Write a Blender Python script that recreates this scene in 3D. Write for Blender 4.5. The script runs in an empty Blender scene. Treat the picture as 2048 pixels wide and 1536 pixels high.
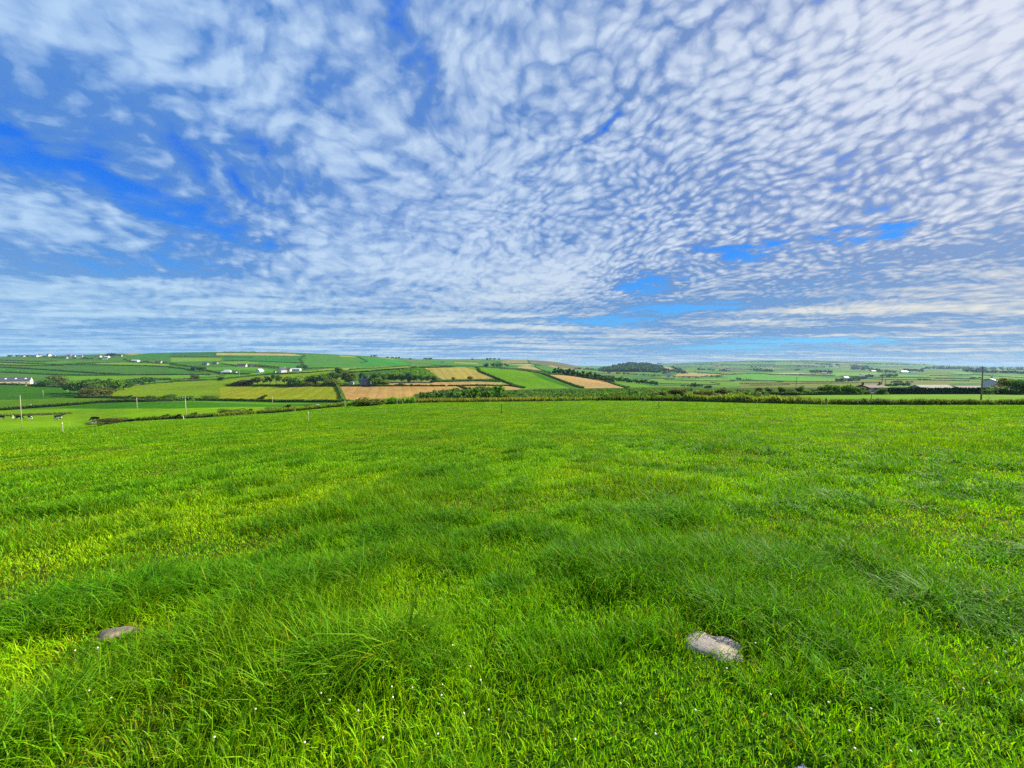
import bpy, math, random
import numpy as np
from mathutils import Vector

scene = bpy.context.scene
COL = scene.collection
RNG = np.random.default_rng(7)
random.seed(7)

# ------------------------------------------------------------------ camera
F_PX, CXP, CYP = 745.0, 1024.0, 768.0          # focal length and centre in pixels of the 2048 px wide photo
PITCH = math.radians(2.54)
CAM_Z = 1.55
cam_data = bpy.data.cameras.new("camera")
cam = bpy.data.objects.new("camera", cam_data)
COL.objects.link(cam)
cam.location = (0, 0, CAM_Z)
cam.rotation_euler = (math.radians(90) - PITCH, 0, 0)
cam_data.sensor_width = 36.0
cam_data.lens = 36.0 * F_PX / 2048.0
cam_data.clip_start = 0.05
cam_data.clip_end = 60000.0
scene.camera = cam

# ------------------------------------------------------------------ light and exposure
SUN_AZ, SUN_EL = math.radians(64), math.radians(33)   # azimuth from +Y towards +X
SUN_DIR = Vector((math.sin(SUN_AZ) * math.cos(SUN_EL), math.cos(SUN_AZ) * math.cos(SUN_EL), math.sin(SUN_EL)))
sd = bpy.data.lights.new("sun", 'SUN')
sd.energy = 5.0
sd.angle = math.radians(0.6)
sd.color = (1.0, 0.93, 0.80)
sun = bpy.data.objects.new("sun", sd)
COL.objects.link(sun)
sun.rotation_euler = SUN_DIR.to_track_quat('Z', 'Y').to_euler()
sun.location = (200, 100, 150)

scene.view_settings.view_transform = 'Standard'
scene.view_settings.look = 'None'
scene.view_settings.exposure = 1.0
scene.view_settings.gamma = 1.0
cy = scene.cycles
cy.max_bounces = 5
cy.diffuse_bounces = 3
cy.glossy_bounces = 1
cy.transmission_bounces = 3
cy.transparent_max_bounces = 4
cy.volume_bounces = 0
cy.caustics_reflective = False
cy.caustics_refractive = False
cy.use_adaptive_sampling = False
cy.use_denoising = False
cy.denoiser = 'OPENIMAGEDENOISE'
cy.denoising_input_passes = 'RGB_ALBEDO_NORMAL'
cy.denoising_prefilter = 'ACCURATE'


def lin(c):
    """sRGB 0..255 -> linear"""
    out = []
    for v in c:
        v = v / 255.0
        out.append(v / 12.92 if v <= 0.04045 else ((v + 0.055) / 1.055) ** 2.4)
    return out


class G:
    """small helper that wires shader nodes"""
    def __init__(self, tree):
        self.t = tree
        self.n = tree.nodes
        self.l = tree.links

    def node(self, typ, **kw):
        nd = self.n.new(typ)
        for k, v in kw.items():
            setattr(nd, k, v)
        return nd

    def put(self, sock, v):
        if isinstance(v, bpy.types.NodeSocket):
            self.l.new(v, sock)
        elif v is not None:
            sock.default_value = v

    def m(self, op, a, b=None, c=None, clamp=False):
        nd = self.node('ShaderNodeMath', operation=op, use_clamp=clamp)
        self.put(nd.inputs[0], a)
        if b is not None:
            self.put(nd.inputs[1], b)
        if c is not None:
            self.put(nd.inputs[2], c)
        return nd.outputs[0]

    def vm(self, op, a, b=None, s=None):
        nd = self.node('ShaderNodeVectorMath', operation=op)
        self.put(nd.inputs[0], a)
        if b is not None:
            self.put(nd.inputs[1], b)
        if s is not None:
            self.put(nd.inputs['Scale'], s)
        return nd.outputs['Value'] if op in ('DOT_PRODUCT', 'LENGTH') else nd.outputs['Vector']

    def sep(self, v):
        nd = self.node('ShaderNodeSeparateXYZ')
        self.put(nd.inputs[0], v)
        return nd.outputs

    def comb(self, x, y, z=0.0):
        nd = self.node('ShaderNodeCombineXYZ')
        for s, v in zip(nd.inputs, (x, y, z)):
            self.put(s, v)
        return nd.outputs[0]

    def noise(self, vec, scale, detail=2.0, rough=0.5, dist=0.0, color=False, dim='3D', lac=2.0):
        nd = self.node('ShaderNodeTexNoise', noise_dimensions=dim)
        self.put(nd.inputs['Vector'], vec)
        self.put(nd.inputs['Scale'], scale)
        self.put(nd.inputs['Detail'], detail)
        self.put(nd.inputs['Roughness'], rough)
        self.put(nd.inputs['Lacunarity'], lac)
        self.put(nd.inputs['Distortion'], dist)
        return nd.outputs['Color'] if color else nd.outputs['Fac']

    def smooth(self, v, lo, hi, a=0.0, b=1.0):
        nd = self.node('ShaderNodeMapRange', interpolation_type='SMOOTHSTEP')
        self.put(nd.inputs['Value'], v)
        for k, x in zip(('From Min', 'From Max', 'To Min', 'To Max'), (lo, hi, a, b)):
            self.put(nd.inputs[k], x)
        return nd.outputs['Result']

    def mix(self, f, a, b, blend='MIX'):
        nd = self.node('ShaderNodeMix', data_type='RGBA', blend_type=blend)
        self.put(nd.inputs[0], f)
        for s, v in ((nd.inputs[6], a), (nd.inputs[7], b)):
            if isinstance(v, (list, tuple)) and len(v) == 3:
                v = (*v, 1.0)
            self.put(s, v)
        return nd.outputs[2]

    def fmix(self, f, a, b):
        nd = self.node('ShaderNodeMix', data_type='FLOAT')
        self.put(nd.inputs[0], f)
        self.put(nd.inputs[2], a)
        self.put(nd.inputs[3], b)
        return nd.outputs[0]


# ------------------------------------------------------------------ sky: clear Nishita air with a layer of altocumulus
world = bpy.data.worlds.new("World")
scene.world = world
world.use_nodes = True
world.cycles.sampling_method = 'MANUAL'
world.cycles.sample_map_resolution = 512
BG_STRENGTH = 0.1


def build_sky():
    g = G(world.node_tree)
    g.n.clear()
    out = g.node('ShaderNodeOutputWorld')
    bg = g.node('ShaderNodeBackground')
    bg.inputs['Strength'].default_value = BG_STRENGTH
    g.l.new(bg.outputs[0], out.inputs[0])
    sky = g.node('ShaderNodeTexSky', sky_type='NISHITA')
    sky.sun_disc = False
    sky.sun_elevation = SUN_EL
    sky.sun_rotation = SUN_AZ
    sky.altitude = 20
    sky.air_density = 1.0
    sky.dust_density = 0.3
    sky.ozone_density = 3.0
    tc = g.node('ShaderNodeTexCoord')
    d = tc.outputs['Generated']
    dx, dy, dz = g.sep(d)
    z = g.m('ADD', g.m('MAXIMUM', dz, 0.0), 0.022)
    # position on the cloud deck, in units of its height
    px = g.m('DIVIDE', dx, z)
    py = g.m('DIVIDE', dy, z)
    P = g.comb(px, py, 0.0)
    r = g.vm('LENGTH', P)
    side = g.m('DIVIDE', dx, g.m('MAXIMUM', dy, 0.05))   # how far to the right of straight ahead
    K = 5.0     # display-linear -> sky units at exposure 1 and strength 0.1

    def disp(c):
        return [x * K for x in lin(c)]

    # ---- clear air: the sky texture, pulled to the deep blue of the picture
    hs = g.node('ShaderNodeHueSaturation')
    hs.inputs['Saturation'].default_value = 1.25
    g.l.new(sky.outputs[0], hs.inputs['Color'])
    air = g.mix(1.0, hs.outputs[0], SKY_TINT, 'MULTIPLY')
    el = g.smooth(dz, 0.0, 0.42)
    clear = g.mix(0.85, air, g.mix(el, disp((84, 172, 236)), disp((16, 106, 238))))

    # ---- clouds
    # cloudlets hang below a curved deck: seen lower down they crowd, but keep their roundness
    zc = g.m('ADD', g.m('MAXIMUM', dz, 0.0), 0.30)
    PC = g.comb(g.m('DIVIDE', dx, zc), g.m('DIVIDE', dy, zc), 0.0)
    w1 = g.vm('SUBTRACT', g.noise(P, 0.9, 2.0, 0.5, color=True), (0.5, 0.5, 0.5))
    P1 = g.vm('ADD', P, g.vm('SCALE', w1, s=0.55))
    w2 = g.vm('SUBTRACT', g.noise(PC, 2.0, 2.0, 0.5, color=True), (0.5, 0.5, 0.5))
    w3 = g.vm('SUBTRACT', g.noise(PC, 16.0, 3.0, 0.6, color=True), (0.5, 0.5, 0.5))
    P2 = g.vm('ADD', g.vm('ADD', PC, g.vm('SCALE', w2, s=0.30)), g.vm('SCALE', w3, s=0.042))
    # two grains of cloudlet: broad soft ones to the left, small crowded ones to the right
    along = g.vm('DOT_PRODUCT', P2, (-0.62, 0.78, 0.0))
    across = g.vm('DOT_PRODUCT', P2, (0.78, 0.62, 0.0))
    QA = g.comb(g.m('MULTIPLY', across, 1.15), g.m('MULTIPLY', along, 0.95), 0.0)
    QB = g.comb(g.m('MULTIPLY', across, 1.20), g.m('MULTIPLY', along, 0.95), 0.0)
    Q = QB

    def vor(vec, scale, smooth=0.25):
        nd = g.node('ShaderNodeTexVoronoi', voronoi_dimensions='2D', feature='SMOOTH_F1')
        g.put(nd.inputs['Vector'], vec)
        nd.inputs['Scale'].default_value = scale
        nd.inputs['Smoothness'].default_value = smooth
        nd.inputs['Randomness'].default_value = 1.0
        return nd.outputs['Distance']

    right = g.smooth(side, -0.75, 0.75)
    farl = g.smooth(r, 2.4, 7.0)
    fineA = g.noise(QA, 6.5, 5.0, 0.56, 0.1)
    fineB = g.noise(QB, 22.0, 4.0, 0.55, 0.1)
    fineC = g.noise(P2, 11.0, 4.0, 0.58, 0.1)
    cellA = g.m('SUBTRACT', 1.0, vor(QA, 13.0))
    cellB = g.m('SUBTRACT', 1.0, vor(QB, 29.0))
    fA = g.m('ADD', g.m('ADD', g.m('MULTIPLY', fineA, 0.42), g.m('MULTIPLY', fineC, 0.40)), g.m('MULTIPLY', cellA, 0.26))
    fB = g.m('ADD', g.m('ADD', g.m('MULTIPLY', fineB, 0.46), g.m('MULTIPLY', fineC, 0.28)), g.m('MULTIPLY', cellB, 0.34))
    f_near = g.fmix(right, fA, fB)
    # far away the deck reads as long flat bands
    bandv = g.comb(g.m('MULTIPLY', px, 0.36), py, 0.0)
    band = g.m('MULTIPLY_ADD', g.noise(bandv, 0.62, 4.0, 0.58, 0.4), 2.2, -0.60)
    bandf = g.noise(P1, 3.4, 4.0, 0.6, 0.2)
    f_far = g.m('ADD', g.m('MULTIPLY', band, 0.55), g.m('MULTIPLY', bandf, 0.45))
    f = g.fmix(g.m('MULTIPLY', farl, 0.75), f_near, g.m('ADD', f_far, 0.05))

    # large openings and thick places: where the deck is broken
    wg = g.vm('SUBTRACT', g.noise(P, 2.6, 4.0, 0.65, color=True), (0.5, 0.5, 0.5))
    gx, gy, _ = g.sep(g.vm('ADD', P, g.vm('SCALE', wg, s=g.m('MULTIPLY', r, 0.42))))
    cov = None
    for (ax, ay, rx, ry, ang, amp) in SKY_PLACES:
        ca, sa = math.cos(math.radians(ang)), math.sin(math.radians(ang))
        ux = g.m('SUBTRACT', gx, ax)
        uy = g.m('SUBTRACT', gy, ay)
        a = g.m('DIVIDE', g.m('ADD', g.m('MULTIPLY', ux, ca), g.m('MULTIPLY', uy, sa)), rx)
        b = g.m('DIVIDE', g.m('SUBTRACT', g.m('MULTIPLY', uy, ca), g.m('MULTIPLY', ux, sa)), ry)
        q = g.m('ADD', g.m('MULTIPLY', a, a), g.m('MULTIPLY', b, b))
        e = g.m('MULTIPLY', g.m('EXPONENT', g.m('MULTIPLY', q, -1.0)), amp)
        cov = e if cov is None else g.m('ADD', cov, e)
    big = g.m('MULTIPLY', g.m('SUBTRACT', g.noise(P1, 0.75, 3.0, 0.5), 0.5), 0.30)
    base = g.fmix(right, 0.305, 0.255)
    tot = g.m('ADD', g.m('ADD', g.m('ADD', f, cov), big), base)
    dens = g.smooth(tot, 0.43, 0.76)
    # shading of the deck: bright crowns on the side of the sun, greyer folds
    sh = g.vm('ADD', Q, (-0.022, -0.012, 0.0))
    fold = g.m('SUBTRACT', g.noise(Q, 13.0, 3.0, 0.5), g.noise(sh, 13.0, 3.0, 0.5))
    lum = g.m('ADD', g.smooth(tot, 0.66, 1.03), g.m('MULTIPLY', fold, 1.1))
    grey = g.smooth(g.noise(P1, 0.55, 3.0, 0.55), 0.45, 0.72)
    lum = g.m('ADD', lum, g.m('MULTIPLY', farl, g.m('MULTIPLY_ADD', g.noise(g.comb(g.m('MULTIPLY', px, 0.22), py, 0.0), 1.0, 4.0, 0.6, 0.3), 2.1, -1.06)))
    lum = g.m('SUBTRACT', lum, g.m('MULTIPLY', grey, g.fmix(farl, 0.28, 0.48)), clamp=True)
    glow_c = g.vm('DOT_PRODUCT', d, tuple(SUN_DIR))
    glow = g.m('POWER', g.m('MAXIMUM', glow_c, 0.0), 10.0)
    sidec = g.smooth(side, -1.3, 1.3)
    shade = g.mix(sidec, disp((88, 142, 214)), disp((112, 144, 194)))
    light = g.mix(sidec, disp((182, 213, 245)), disp((218, 228, 242)))
    shade = g.mix(farl, shade, g.mix(sidec, disp((112, 162, 218)), disp((104, 148, 202))))
    light = g.mix(g.m('MULTIPLY', farl, 0.8), light, g.mix(sidec, disp((186, 218, 242)), disp((240, 234, 214))))
    cloud = g.mix(lum, shade, light)
    cloud = g.mix(g.m('MULTIPLY', glow, 0.26, clamp=True), cloud, disp((252, 244, 250)))
    c = g.mix(g.m('MULTIPLY', dens, 0.96), clear, cloud)
    # thick bright air just above the horizon
    hor = g.m('EXPONENT', g.m('MULTIPLY', dz, -22.0))
    c = g.mix(g.m('MULTIPLY', hor, 0.50), c, g.mix(sidec, disp((138, 196, 234)), disp((176, 208, 226))))
    g.l.new(c, bg.inputs['Color'])


SKY_TINT = (0.3, 0.8, 1.1)
# openings (negative) and thick places (positive) on the deck: x, y, radius x, radius y, turn, amount
SKY_PLACES = [
    (-2.15, 1.75, 0.34, 0.62, -6, -0.33),
    (-1.95, 2.50, 0.32, 0.60, 0, -0.23),
    (-1.42, 1.50, 0.30, 0.45, -15, -0.13),
    (-1.25, 2.0, 0.30, 0.35, 0, -0.08),
    (-3.6, 3.4, 0.85, 0.40, 0, -0.24),
    (-2.7, 3.1, 0.5, 0.3, 0, -0.15),
    (1.80, 3.0, 0.26, 0.24, 0, -0.46),
    (2.58, 2.60, 0.26, 0.16, -12, -0.42),
    (1.50, 4.2, 0.30, 0.55, -10, -0.50),
    (2.35, 5.5, 0.75, 0.45, 0, -0.44),
    (1.55, 7.0, 0.9, 0.7, 0, -0.44),
    (8.6, 10.0, 2.4, 0.9, 0, -0.46),
    (8.0, 13.5, 4.0, 2.0, 0, -0.30),
    (-0.30, 1.16, 0.05, 0.25, 3, -0.22),
    (0.36, 1.55, 0.04, 0.18, 5, -0.24),
    (0.07, 1.93, 0.06, 0.12, 0, -0.18),
    (-0.62, 1.4, 0.06, 0.16, 10, -0.18),
    (-1.6, 0.9, 0.5, 0.35, 0, 0.12),
    (-2.9, 1.3, 0.5, 0.5, 0, 0.20),
    (0.0, 3.6, 1.2, 0.9, 0, 0.12),
    (1.3, 1.2, 0.7, 0.5, 0, 0.10),
    (-0.2, 6.5, 3.0, 2.0, 0, 0.06),
]
build_sky()

# ------------------------------------------------------------------ helpers
def tag(o, label=None, cat=None, group=None, kind=None):
    if label:
        o["label"] = label
    if cat:
        o["category"] = cat
    if group:
        o["group"] = group
    if kind:
        o["kind"] = kind
    return o


def mesh_np(name, V, polys, cols=None, mats=None, smooth=False, mat_index=None):
    """mesh from a numpy vertex array and a list of (n, k) index arrays; cols is one RGB per vertex"""
    me = bpy.data.meshes.new(name)
    V = np.asarray(V, dtype=np.float32)
    me.vertices.add(len(V))
    me.vertices.foreach_set("co", V.ravel())
    polys = [np.asarray(p, dtype=np.int32) for p in polys if len(p)]
    loops = np.concatenate([p.ravel() for p in polys])
    tot = np.concatenate([np.full(len(p), p.shape[1], dtype=np.int32) for p in polys])
    start = np.concatenate([[0], np.cumsum(tot)[:-1]]).astype(np.int32)
    me.loops.add(len(loops))
    me.loops.foreach_set("vertex_index", loops)
    me.polygons.add(len(tot))
    me.polygons.foreach_set("loop_start", start)
    me.polygons.foreach_set("loop_total", tot)
    if smooth:
        me.polygons.foreach_set("use_smooth", np.ones(len(tot), dtype=bool))
    if mat_index is not None:
        me.polygons.foreach_set("material_index", np.asarray(mat_index, dtype=np.int32))
    me.update(calc_edges=True)
    if cols is not None:
        a = me.color_attributes.new("col", 'FLOAT_COLOR', 'POINT')
        c4 = np.ones((len(V), 4), dtype=np.float32)
        c4[:, :3] = cols
        a.data.foreach_set("color", c4.ravel())
    for m in (mats or []):
        me.materials.append(m)
    return me


def add(name, me, parent=None, loc=None):
    o = bpy.data.objects.new(name, me)
    COL.objects.link(o)
    if parent is not None:
        o.parent = parent
    if loc is not None:
        o.location = loc
    return o


def empty(name, loc, rz=0.0, scale=None):
    o = bpy.data.objects.new(name, None)
    o.empty_display_size = 0.2
    COL.objects.link(o)
    o.location = loc
    o.rotation_euler = (0, 0, rz)
    if scale is not None:
        o.scale = scale
    return o


class MB:
    """collects simple solids and builds them as one mesh"""
    def __init__(self):
        self.v, self.f = [], []

    def quads(self, V, F):
        b = len(self.v)
        self.v += [tuple(p) for p in V]
        self.f += [tuple(b + i for i in f) for f in F]
        return self

    def box(self, c, s, rz=0.0):
        x, y, z = s[0] / 2, s[1] / 2, s[2] / 2
        ca, sa = math.cos(rz), math.sin(rz)
        V = []
        for dz in (-z, z):
            for dx, dy in ((-x, -y), (x, -y), (x, y), (-x, y)):
                V.append((c[0] + dx * ca - dy * sa, c[1] + dx * sa + dy * ca, c[2] + dz))
        return self.quads(V, [(3, 2, 1, 0), (4, 5, 6, 7), (0, 1, 5, 4), (1, 2, 6, 5), (2, 3, 7, 6), (3, 0, 4, 7)])

    def tube(self, pts, rads, n=6):
        pts = [Vector(p) for p in pts]
        rings = []
        for i, p in enumerate(pts):
            d = (pts[min(i + 1, len(pts) - 1)] - pts[max(i - 1, 0)]).normalized()
            a = Vector((0, 0, 1)) if abs(d.z) < 0.9 else Vector((1, 0, 0))
            u = d.cross(a).normalized()
            w = d.cross(u).normalized()
            rings.append([p + (u * math.cos(2 * math.pi * k / n) + w * math.sin(2 * math.pi * k / n)) * rads[i] for k in range(n)])
        b = len(self.v)
        for r in rings:
            self.v += [tuple(q) for q in r]
        for i in range(len(rings) - 1):
            for k in range(n):
                k2 = (k + 1) % n
                self.f.append((b + i * n + k, b + i * n + k2, b + (i + 1) * n + k2, b + (i + 1) * n + k))
        self.f.append(tuple(b + k for k in reversed(range(n))))
        self.f.append(tuple(b + (len(rings) - 1) * n + k for k in range(n)))
        return self

    def mesh(self, name, mat, smooth=False):
        me = bpy.data.meshes.new(name)
        me.from_pydata(self.v, [], self.f)
        me.update()
        if smooth:
            for p in me.polygons:
                p.use_smooth = True
        me.materials.append(mat)
        return me

    def build(self, name, mat, parent=None, smooth=False, loc=None):
        return add(name, self.mesh(name, mat, smooth), parent, loc)


_TAB = np.random.default_rng(11).random((256, 256)).astype(np.float32)


def vnoise(x, y, seed=0):
    x = np.asarray(x, dtype=np.float64) + seed * 17.31
    y = np.asarray(y, dtype=np.float64) + seed * 9.77
    xi, yi = np.floor(x).astype(np.int64), np.floor(y).astype(np.int64)
    fx, fy = x - xi, y - yi
    fx, fy = fx * fx * (3 - 2 * fx), fy * fy * (3 - 2 * fy)
    a = _TAB[xi & 255, yi & 255]
    b = _TAB[(xi + 1) & 255, yi & 255]
    c = _TAB[xi & 255, (yi + 1) & 255]
    d = _TAB[(xi + 1) & 255, (yi + 1) & 255]
    return (a * (1 - fx) + b * fx) * (1 - fy) + (c * (1 - fx) + d * fx) * fy


def fbm(x, y, seed=0, octv=4, rough=0.5):
    s, amp, tot = 0.0, 1.0, 0.0
    for i in range(octv):
        s = s + amp * vnoise(np.asarray(x) * 2 ** i, np.asarray(y) * 2 ** i, seed + i * 3)
        tot += amp
        amp *= rough
    return s / tot


def sstep(x, a, b):
    t = np.clip((np.asarray(x, dtype=float) - a) / (b - a), 0, 1)
    return t * t * (3 - 2 * t)


# ------------------------------------------------------------------ the lie of the land
CA, SA = math.cos(PITCH), math.sin(PITCH)


def px_ray(x, v):
    """sideways and upward slope, per metre of distance ahead, of the sight line through a photo pixel"""
    b = (CYP - np.asarray(v, dtype=float)) / F_PX
    dy = CA + b * SA
    return ((np.asarray(x, dtype=float) - CXP) / F_PX) / dy, (-SA + b * CA) / dy


def project(X, Y, Z):
    zc = Z - CAM_Z
    depth = Y * CA - zc * SA
    up = Y * SA + zc * CA
    depth = np.where(depth < 1e-3, 1e-3, depth)
    return CXP + F_PX * X / depth, CYP - F_PX * up / depth


ST = [-620, -300, 0, 150, 250, 340, 430, 560, 680, 760, 830, 900, 960, 1020, 1090, 1130, 1170, 1210, 1235, 1260, 1300, 1340, 1400, 1500, 1600, 1700, 1800, 1900, 2048, 2660]


def row(*a):
    """a contour given as (x, value) pairs"""
    return np.interp(ST, [p[0] for p in a], [p[1] for p in a])


# ground contours read off the photograph: picture row and the distance ahead at which the ground crosses it
CONT = [
    (row((-620, 900), (0, 868), (126, 864), (340, 855), (617, 841), (1003, 828.5), (1318, 819), (1700, 817.5), (2660, 817)), row((0, 40), (2048, 40))),
    (row((-620, 880), (0, 863), (126, 860), (183, 855), (215, 847.5), (250, 843.5), (340, 839), (480, 831), (590, 823.5), (680, 813.8), (760, 809), (830, 806), (1000, 804), (1200, 801), (1420, 804), (1600, 808), (1700, 809.5), (2660, 809.5)), row((0, 90), (2048, 90))),
    (row((-620, 852), (0, 842), (126, 841), (183, 839), (215, 833), (250, 828), (340, 823.5), (430, 821), (560, 816), (680, 811), (760, 806.5), (830, 804), (1000, 801.5), (1130, 799), (1300, 799), (1400, 799.5), (1600, 798), (1800, 796.5), (2660, 796.5)), row((0, 165), (560, 165), (1000, 140), (1300, 125), (2660, 125))),
    (row((-620, 824), (0, 819), (110, 815.5), (205, 806.5), (340, 803.5), (400, 804.5), (560, 810), (680, 806.5), (760, 805), (830, 802), (1000, 797), (1170, 793), (1300, 791), (1500, 790), (1600, 790), (1700, 789.3), (2660, 788)), row((0, 255), (1000, 240), (1300, 170), (2660, 165))),
    (row((-620, 800), (0, 799), (150, 797), (260, 798), (340, 798), (430, 800), (560, 804), (680, 802), (830, 800.5), (900, 796), (960, 791), (1020, 788), (1130, 784), (1300, 782.5), (1500, 783), (1700, 781.5), (2660, 780)), row((0, 300), (1000, 300), (1300, 235), (2660, 230))),
    (row((-620, 770), (0, 769.5), (150, 773), (250, 774), (430, 773), (680, 772.5), (830, 772), (960, 773.5), (1050, 776.5), (1170, 776.3), (1260, 775.7), (1400, 776), (1500, 775.5), (1700, 773), (2660, 772)), row((0, 420), (1260, 420), (1400, 360), (2660, 360))),
    (row((-620, 754), (0, 752), (150, 755), (430, 754.5), (560, 748), (680, 742), (760, 738), (830, 735.5), (900, 734.2), (935, 734.3), (1020, 739), (1090, 747), (1130, 750), (1170, 755), (1211, 761), (1260, 766.5), (1300, 770), (1400, 771.5), (1600, 770), (2660, 768)), row((0, 600), (2660, 600))),
    (row((-620, 735), (0, 735), (340, 735), (430, 734.5), (560, 737.5), (680, 737.5), (760, 737), (830, 737), (900, 738), (960, 739), (1020, 740), (1090, 745), (1130, 750.5), (1170, 753), (1210, 757), (1260, 762), (1300, 765), (1400, 767), (1600, 765), (2660, 763)), row((0, 800), (2660, 800))),
    (row((-620, 720), (0, 720), (150, 719), (340, 717), (430, 718), (560, 722), (680, 725), (760, 729), (830, 733.5), (900, 735.5), (960, 736.5), (1020, 737), (1090, 741.5), (1130, 745.5), (1170, 750), (1260, 757), (1400, 760), (1600, 758.5), (2660, 756)), row((0, 1100), (2660, 1100))),
    (row((-620, 716), (0, 713.5), (100, 711), (150, 710), (250, 707), (299, 706.2), (340, 705.3), (430, 703.8), (500, 703), (560, 704), (610, 706), (680, 709.3), (740, 712), (800, 717), (830, 722), (900, 728), (960, 730.5), (1020, 731.5), (1090, 735), (1130, 739.5), (1170, 745), (1210, 748), (1260, 750), (1400, 752), (1600, 750), (2660, 748)), row((0, 1500), (2660, 1500))),
    (row((-620, 722), (0, 719), (250, 712), (430, 709), (560, 709), (680, 713.5), (760, 716.5), (830, 718.7), (900, 718.7), (960, 719), (1020, 719.4), (1056, 720.2), (1090, 721.6), (1113, 724), (1130, 726.8), (1150, 731), (1178, 737), (1200, 741), (1215, 737.5), (1235, 730.5), (1260, 726.6), (1295, 728), (1340, 735.5), (1380, 741.5), (1600, 742), (1800, 741.5), (2660, 741)), row((0, 2500), (2660, 2500))),
    (row((-620, 728), (0, 726), (560, 720), (830, 726), (1020, 727), (1130, 735), (1170, 741), (1235, 742), (1300, 740), (1340, 738), (1400, 736), (1600, 735), (1800, 736.5), (1900, 738), (2048, 740), (2660, 740)), row((0, 3600), (2660, 3600))),
    (row((-620, 731), (0, 730), (560, 726), (1020, 731), (1130, 735.5), (1170, 734.2), (1210, 734), (1260, 733), (1300, 730.5), (1340, 726.2), (1400, 724.3), (1450, 722.5), (1500, 721), (1560, 720.3), (1640, 720.6), (1700, 721.7), (1800, 725), (1900, 731), (1960, 733.4), (2048, 735), (2660, 735)), row((0, 6000), (2660, 6000))),
    (row((-620, 732), (1020, 732.5), (1130, 731.6), (1230, 731.8), (1340, 730), (1600, 728), (1900, 733), (2048, 733.5), (2660, 733.5)), row((0, 9500), (2660, 9500))),
    (row((-620, 737), (2660, 737)), row((0, 16000), (2660, 16000))),
]


def pchip_cols(Yk, Zk, Ys):
    """monotone cubic through (Yk[:,j], Zk[:,j]) for every column j, sampled at Ys"""
    h = np.diff(Yk, axis=0)
    dl = np.diff(Zk, axis=0) / h
    m = np.zeros_like(Zk)
    w1, w2 = 2 * h[1:] + h[:-1], h[1:] + 2 * h[:-1]
    same = dl[1:] * dl[:-1] > 0
    with np.errstate(all='ignore'):
        mm = (w1 + w2) / (w1 / dl[:-1] + w2 / dl[1:])
    m[1:-1] = np.where(same, mm, 0)
    m[0], m[-1] = dl[0], dl[-1]
    out = np.zeros((len(Ys), Yk.shape[1]))
    for j in range(Yk.shape[1]):
        k = np.clip(np.searchsorted(Yk[:, j], Ys) - 1, 0, len(Yk) - 2)
        hh = h[k, j]
        t = np.clip((Ys - Yk[k, j]) / hh, 0, 1)
        out[:, j] = ((2 * t ** 3 - 3 * t ** 2 + 1) * Zk[k, j] + (t ** 3 - 2 * t ** 2 + t) * hh * m[k, j]
                     + (-2 * t ** 3 + 3 * t ** 2) * Zk[k + 1, j] + (t ** 3 - t ** 2) * hh * m[k + 1, j])
    return out


T_MAX = 2.15
NT, NY = 861, 900
T_GRID = np.linspace(-T_MAX, T_MAX, NT)
Y_GRID = np.exp(np.linspace(math.log(0.5), math.log(16000), NY))


def build_table():
    xs = CXP + F_PX * T_GRID * CA
    ker = np.exp(-0.5 * (np.arange(-9, 10) / 3.0) ** 2)
    ker /= ker.sum()

    def sm(a):
        return np.convolve(np.pad(a, 9, mode='edge'), ker, mode='valid')
    Yk, Zk = [np.zeros(NT)], [np.zeros(NT)]
    for v, Y in CONT:
        vv, yy = sm(np.interp(xs, ST, v)), sm(np.interp(xs, ST, Y))
        _, s = px_ray(xs, vv)
        Yk.append(yy)
        Zk.append(CAM_Z + s * yy)
    return pchip_cols(np.array(Yk), np.array(Zk), Y_GRID)


Z_TAB = build_table()
TH_MAX = math.atan(T_MAX)


def ground_z(X, Y, bumps=True):
    X, Y = np.asarray(X, dtype=float), np.asarray(Y, dtype=float)
    th = np.clip(np.arctan2(X, Y), -TH_MAX, TH_MAX)
    r = np.hypot(X, Y)
    t, Ye = np.tan(th), r * np.cos(th)
    ti = np.clip((t + T_MAX) / (2 * T_MAX) * (NT - 1), 0, NT - 1.001)
    yi = np.clip((np.log(np.maximum(Ye, 1e-6)) - math.log(0.5)) / (math.log(16000) - math.log(0.5)) * (NY - 1), 0, NY - 1.001)
    i, j = ti.astype(int), yi.astype(int)
    ft, fy = ti - i, yi - j
    z = (Z_TAB[j, i] * (1 - ft) + Z_TAB[j, i + 1] * ft) * (1 - fy) + (Z_TAB[j + 1, i] * (1 - ft) + Z_TAB[j + 1, i + 1] * ft) * fy
    z = np.where(Ye < 0.5, z * Ye / 0.5, z)
    if bumps:
        near = np.exp(-(r / 70.0) ** 2)
        z = z + near * (0.09 * (fbm(X * 0.33, Y * 0.33, 3, 2) - 0.5) + 0.08 * (vnoise(X * 0.95, Y * 0.95, 5) - 0.5))
    return z


YS_MARCH = np.exp(np.linspace(math.log(0.9), math.log(15500), 5000))


def unpix(x, v):
    """the place on the ground seen at a photo pixel"""
    t, s = px_ray(x, v)
    hit = np.nonzero(CAM_Z + s * YS_MARCH <= ground_z(t * YS_MARCH, YS_MARCH))[0]
    Y = YS_MARCH[hit[0]] if len(hit) else 6000.0
    X = float(t * Y)
    return Vector((X, float(Y), float(ground_z(X, Y))))


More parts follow.
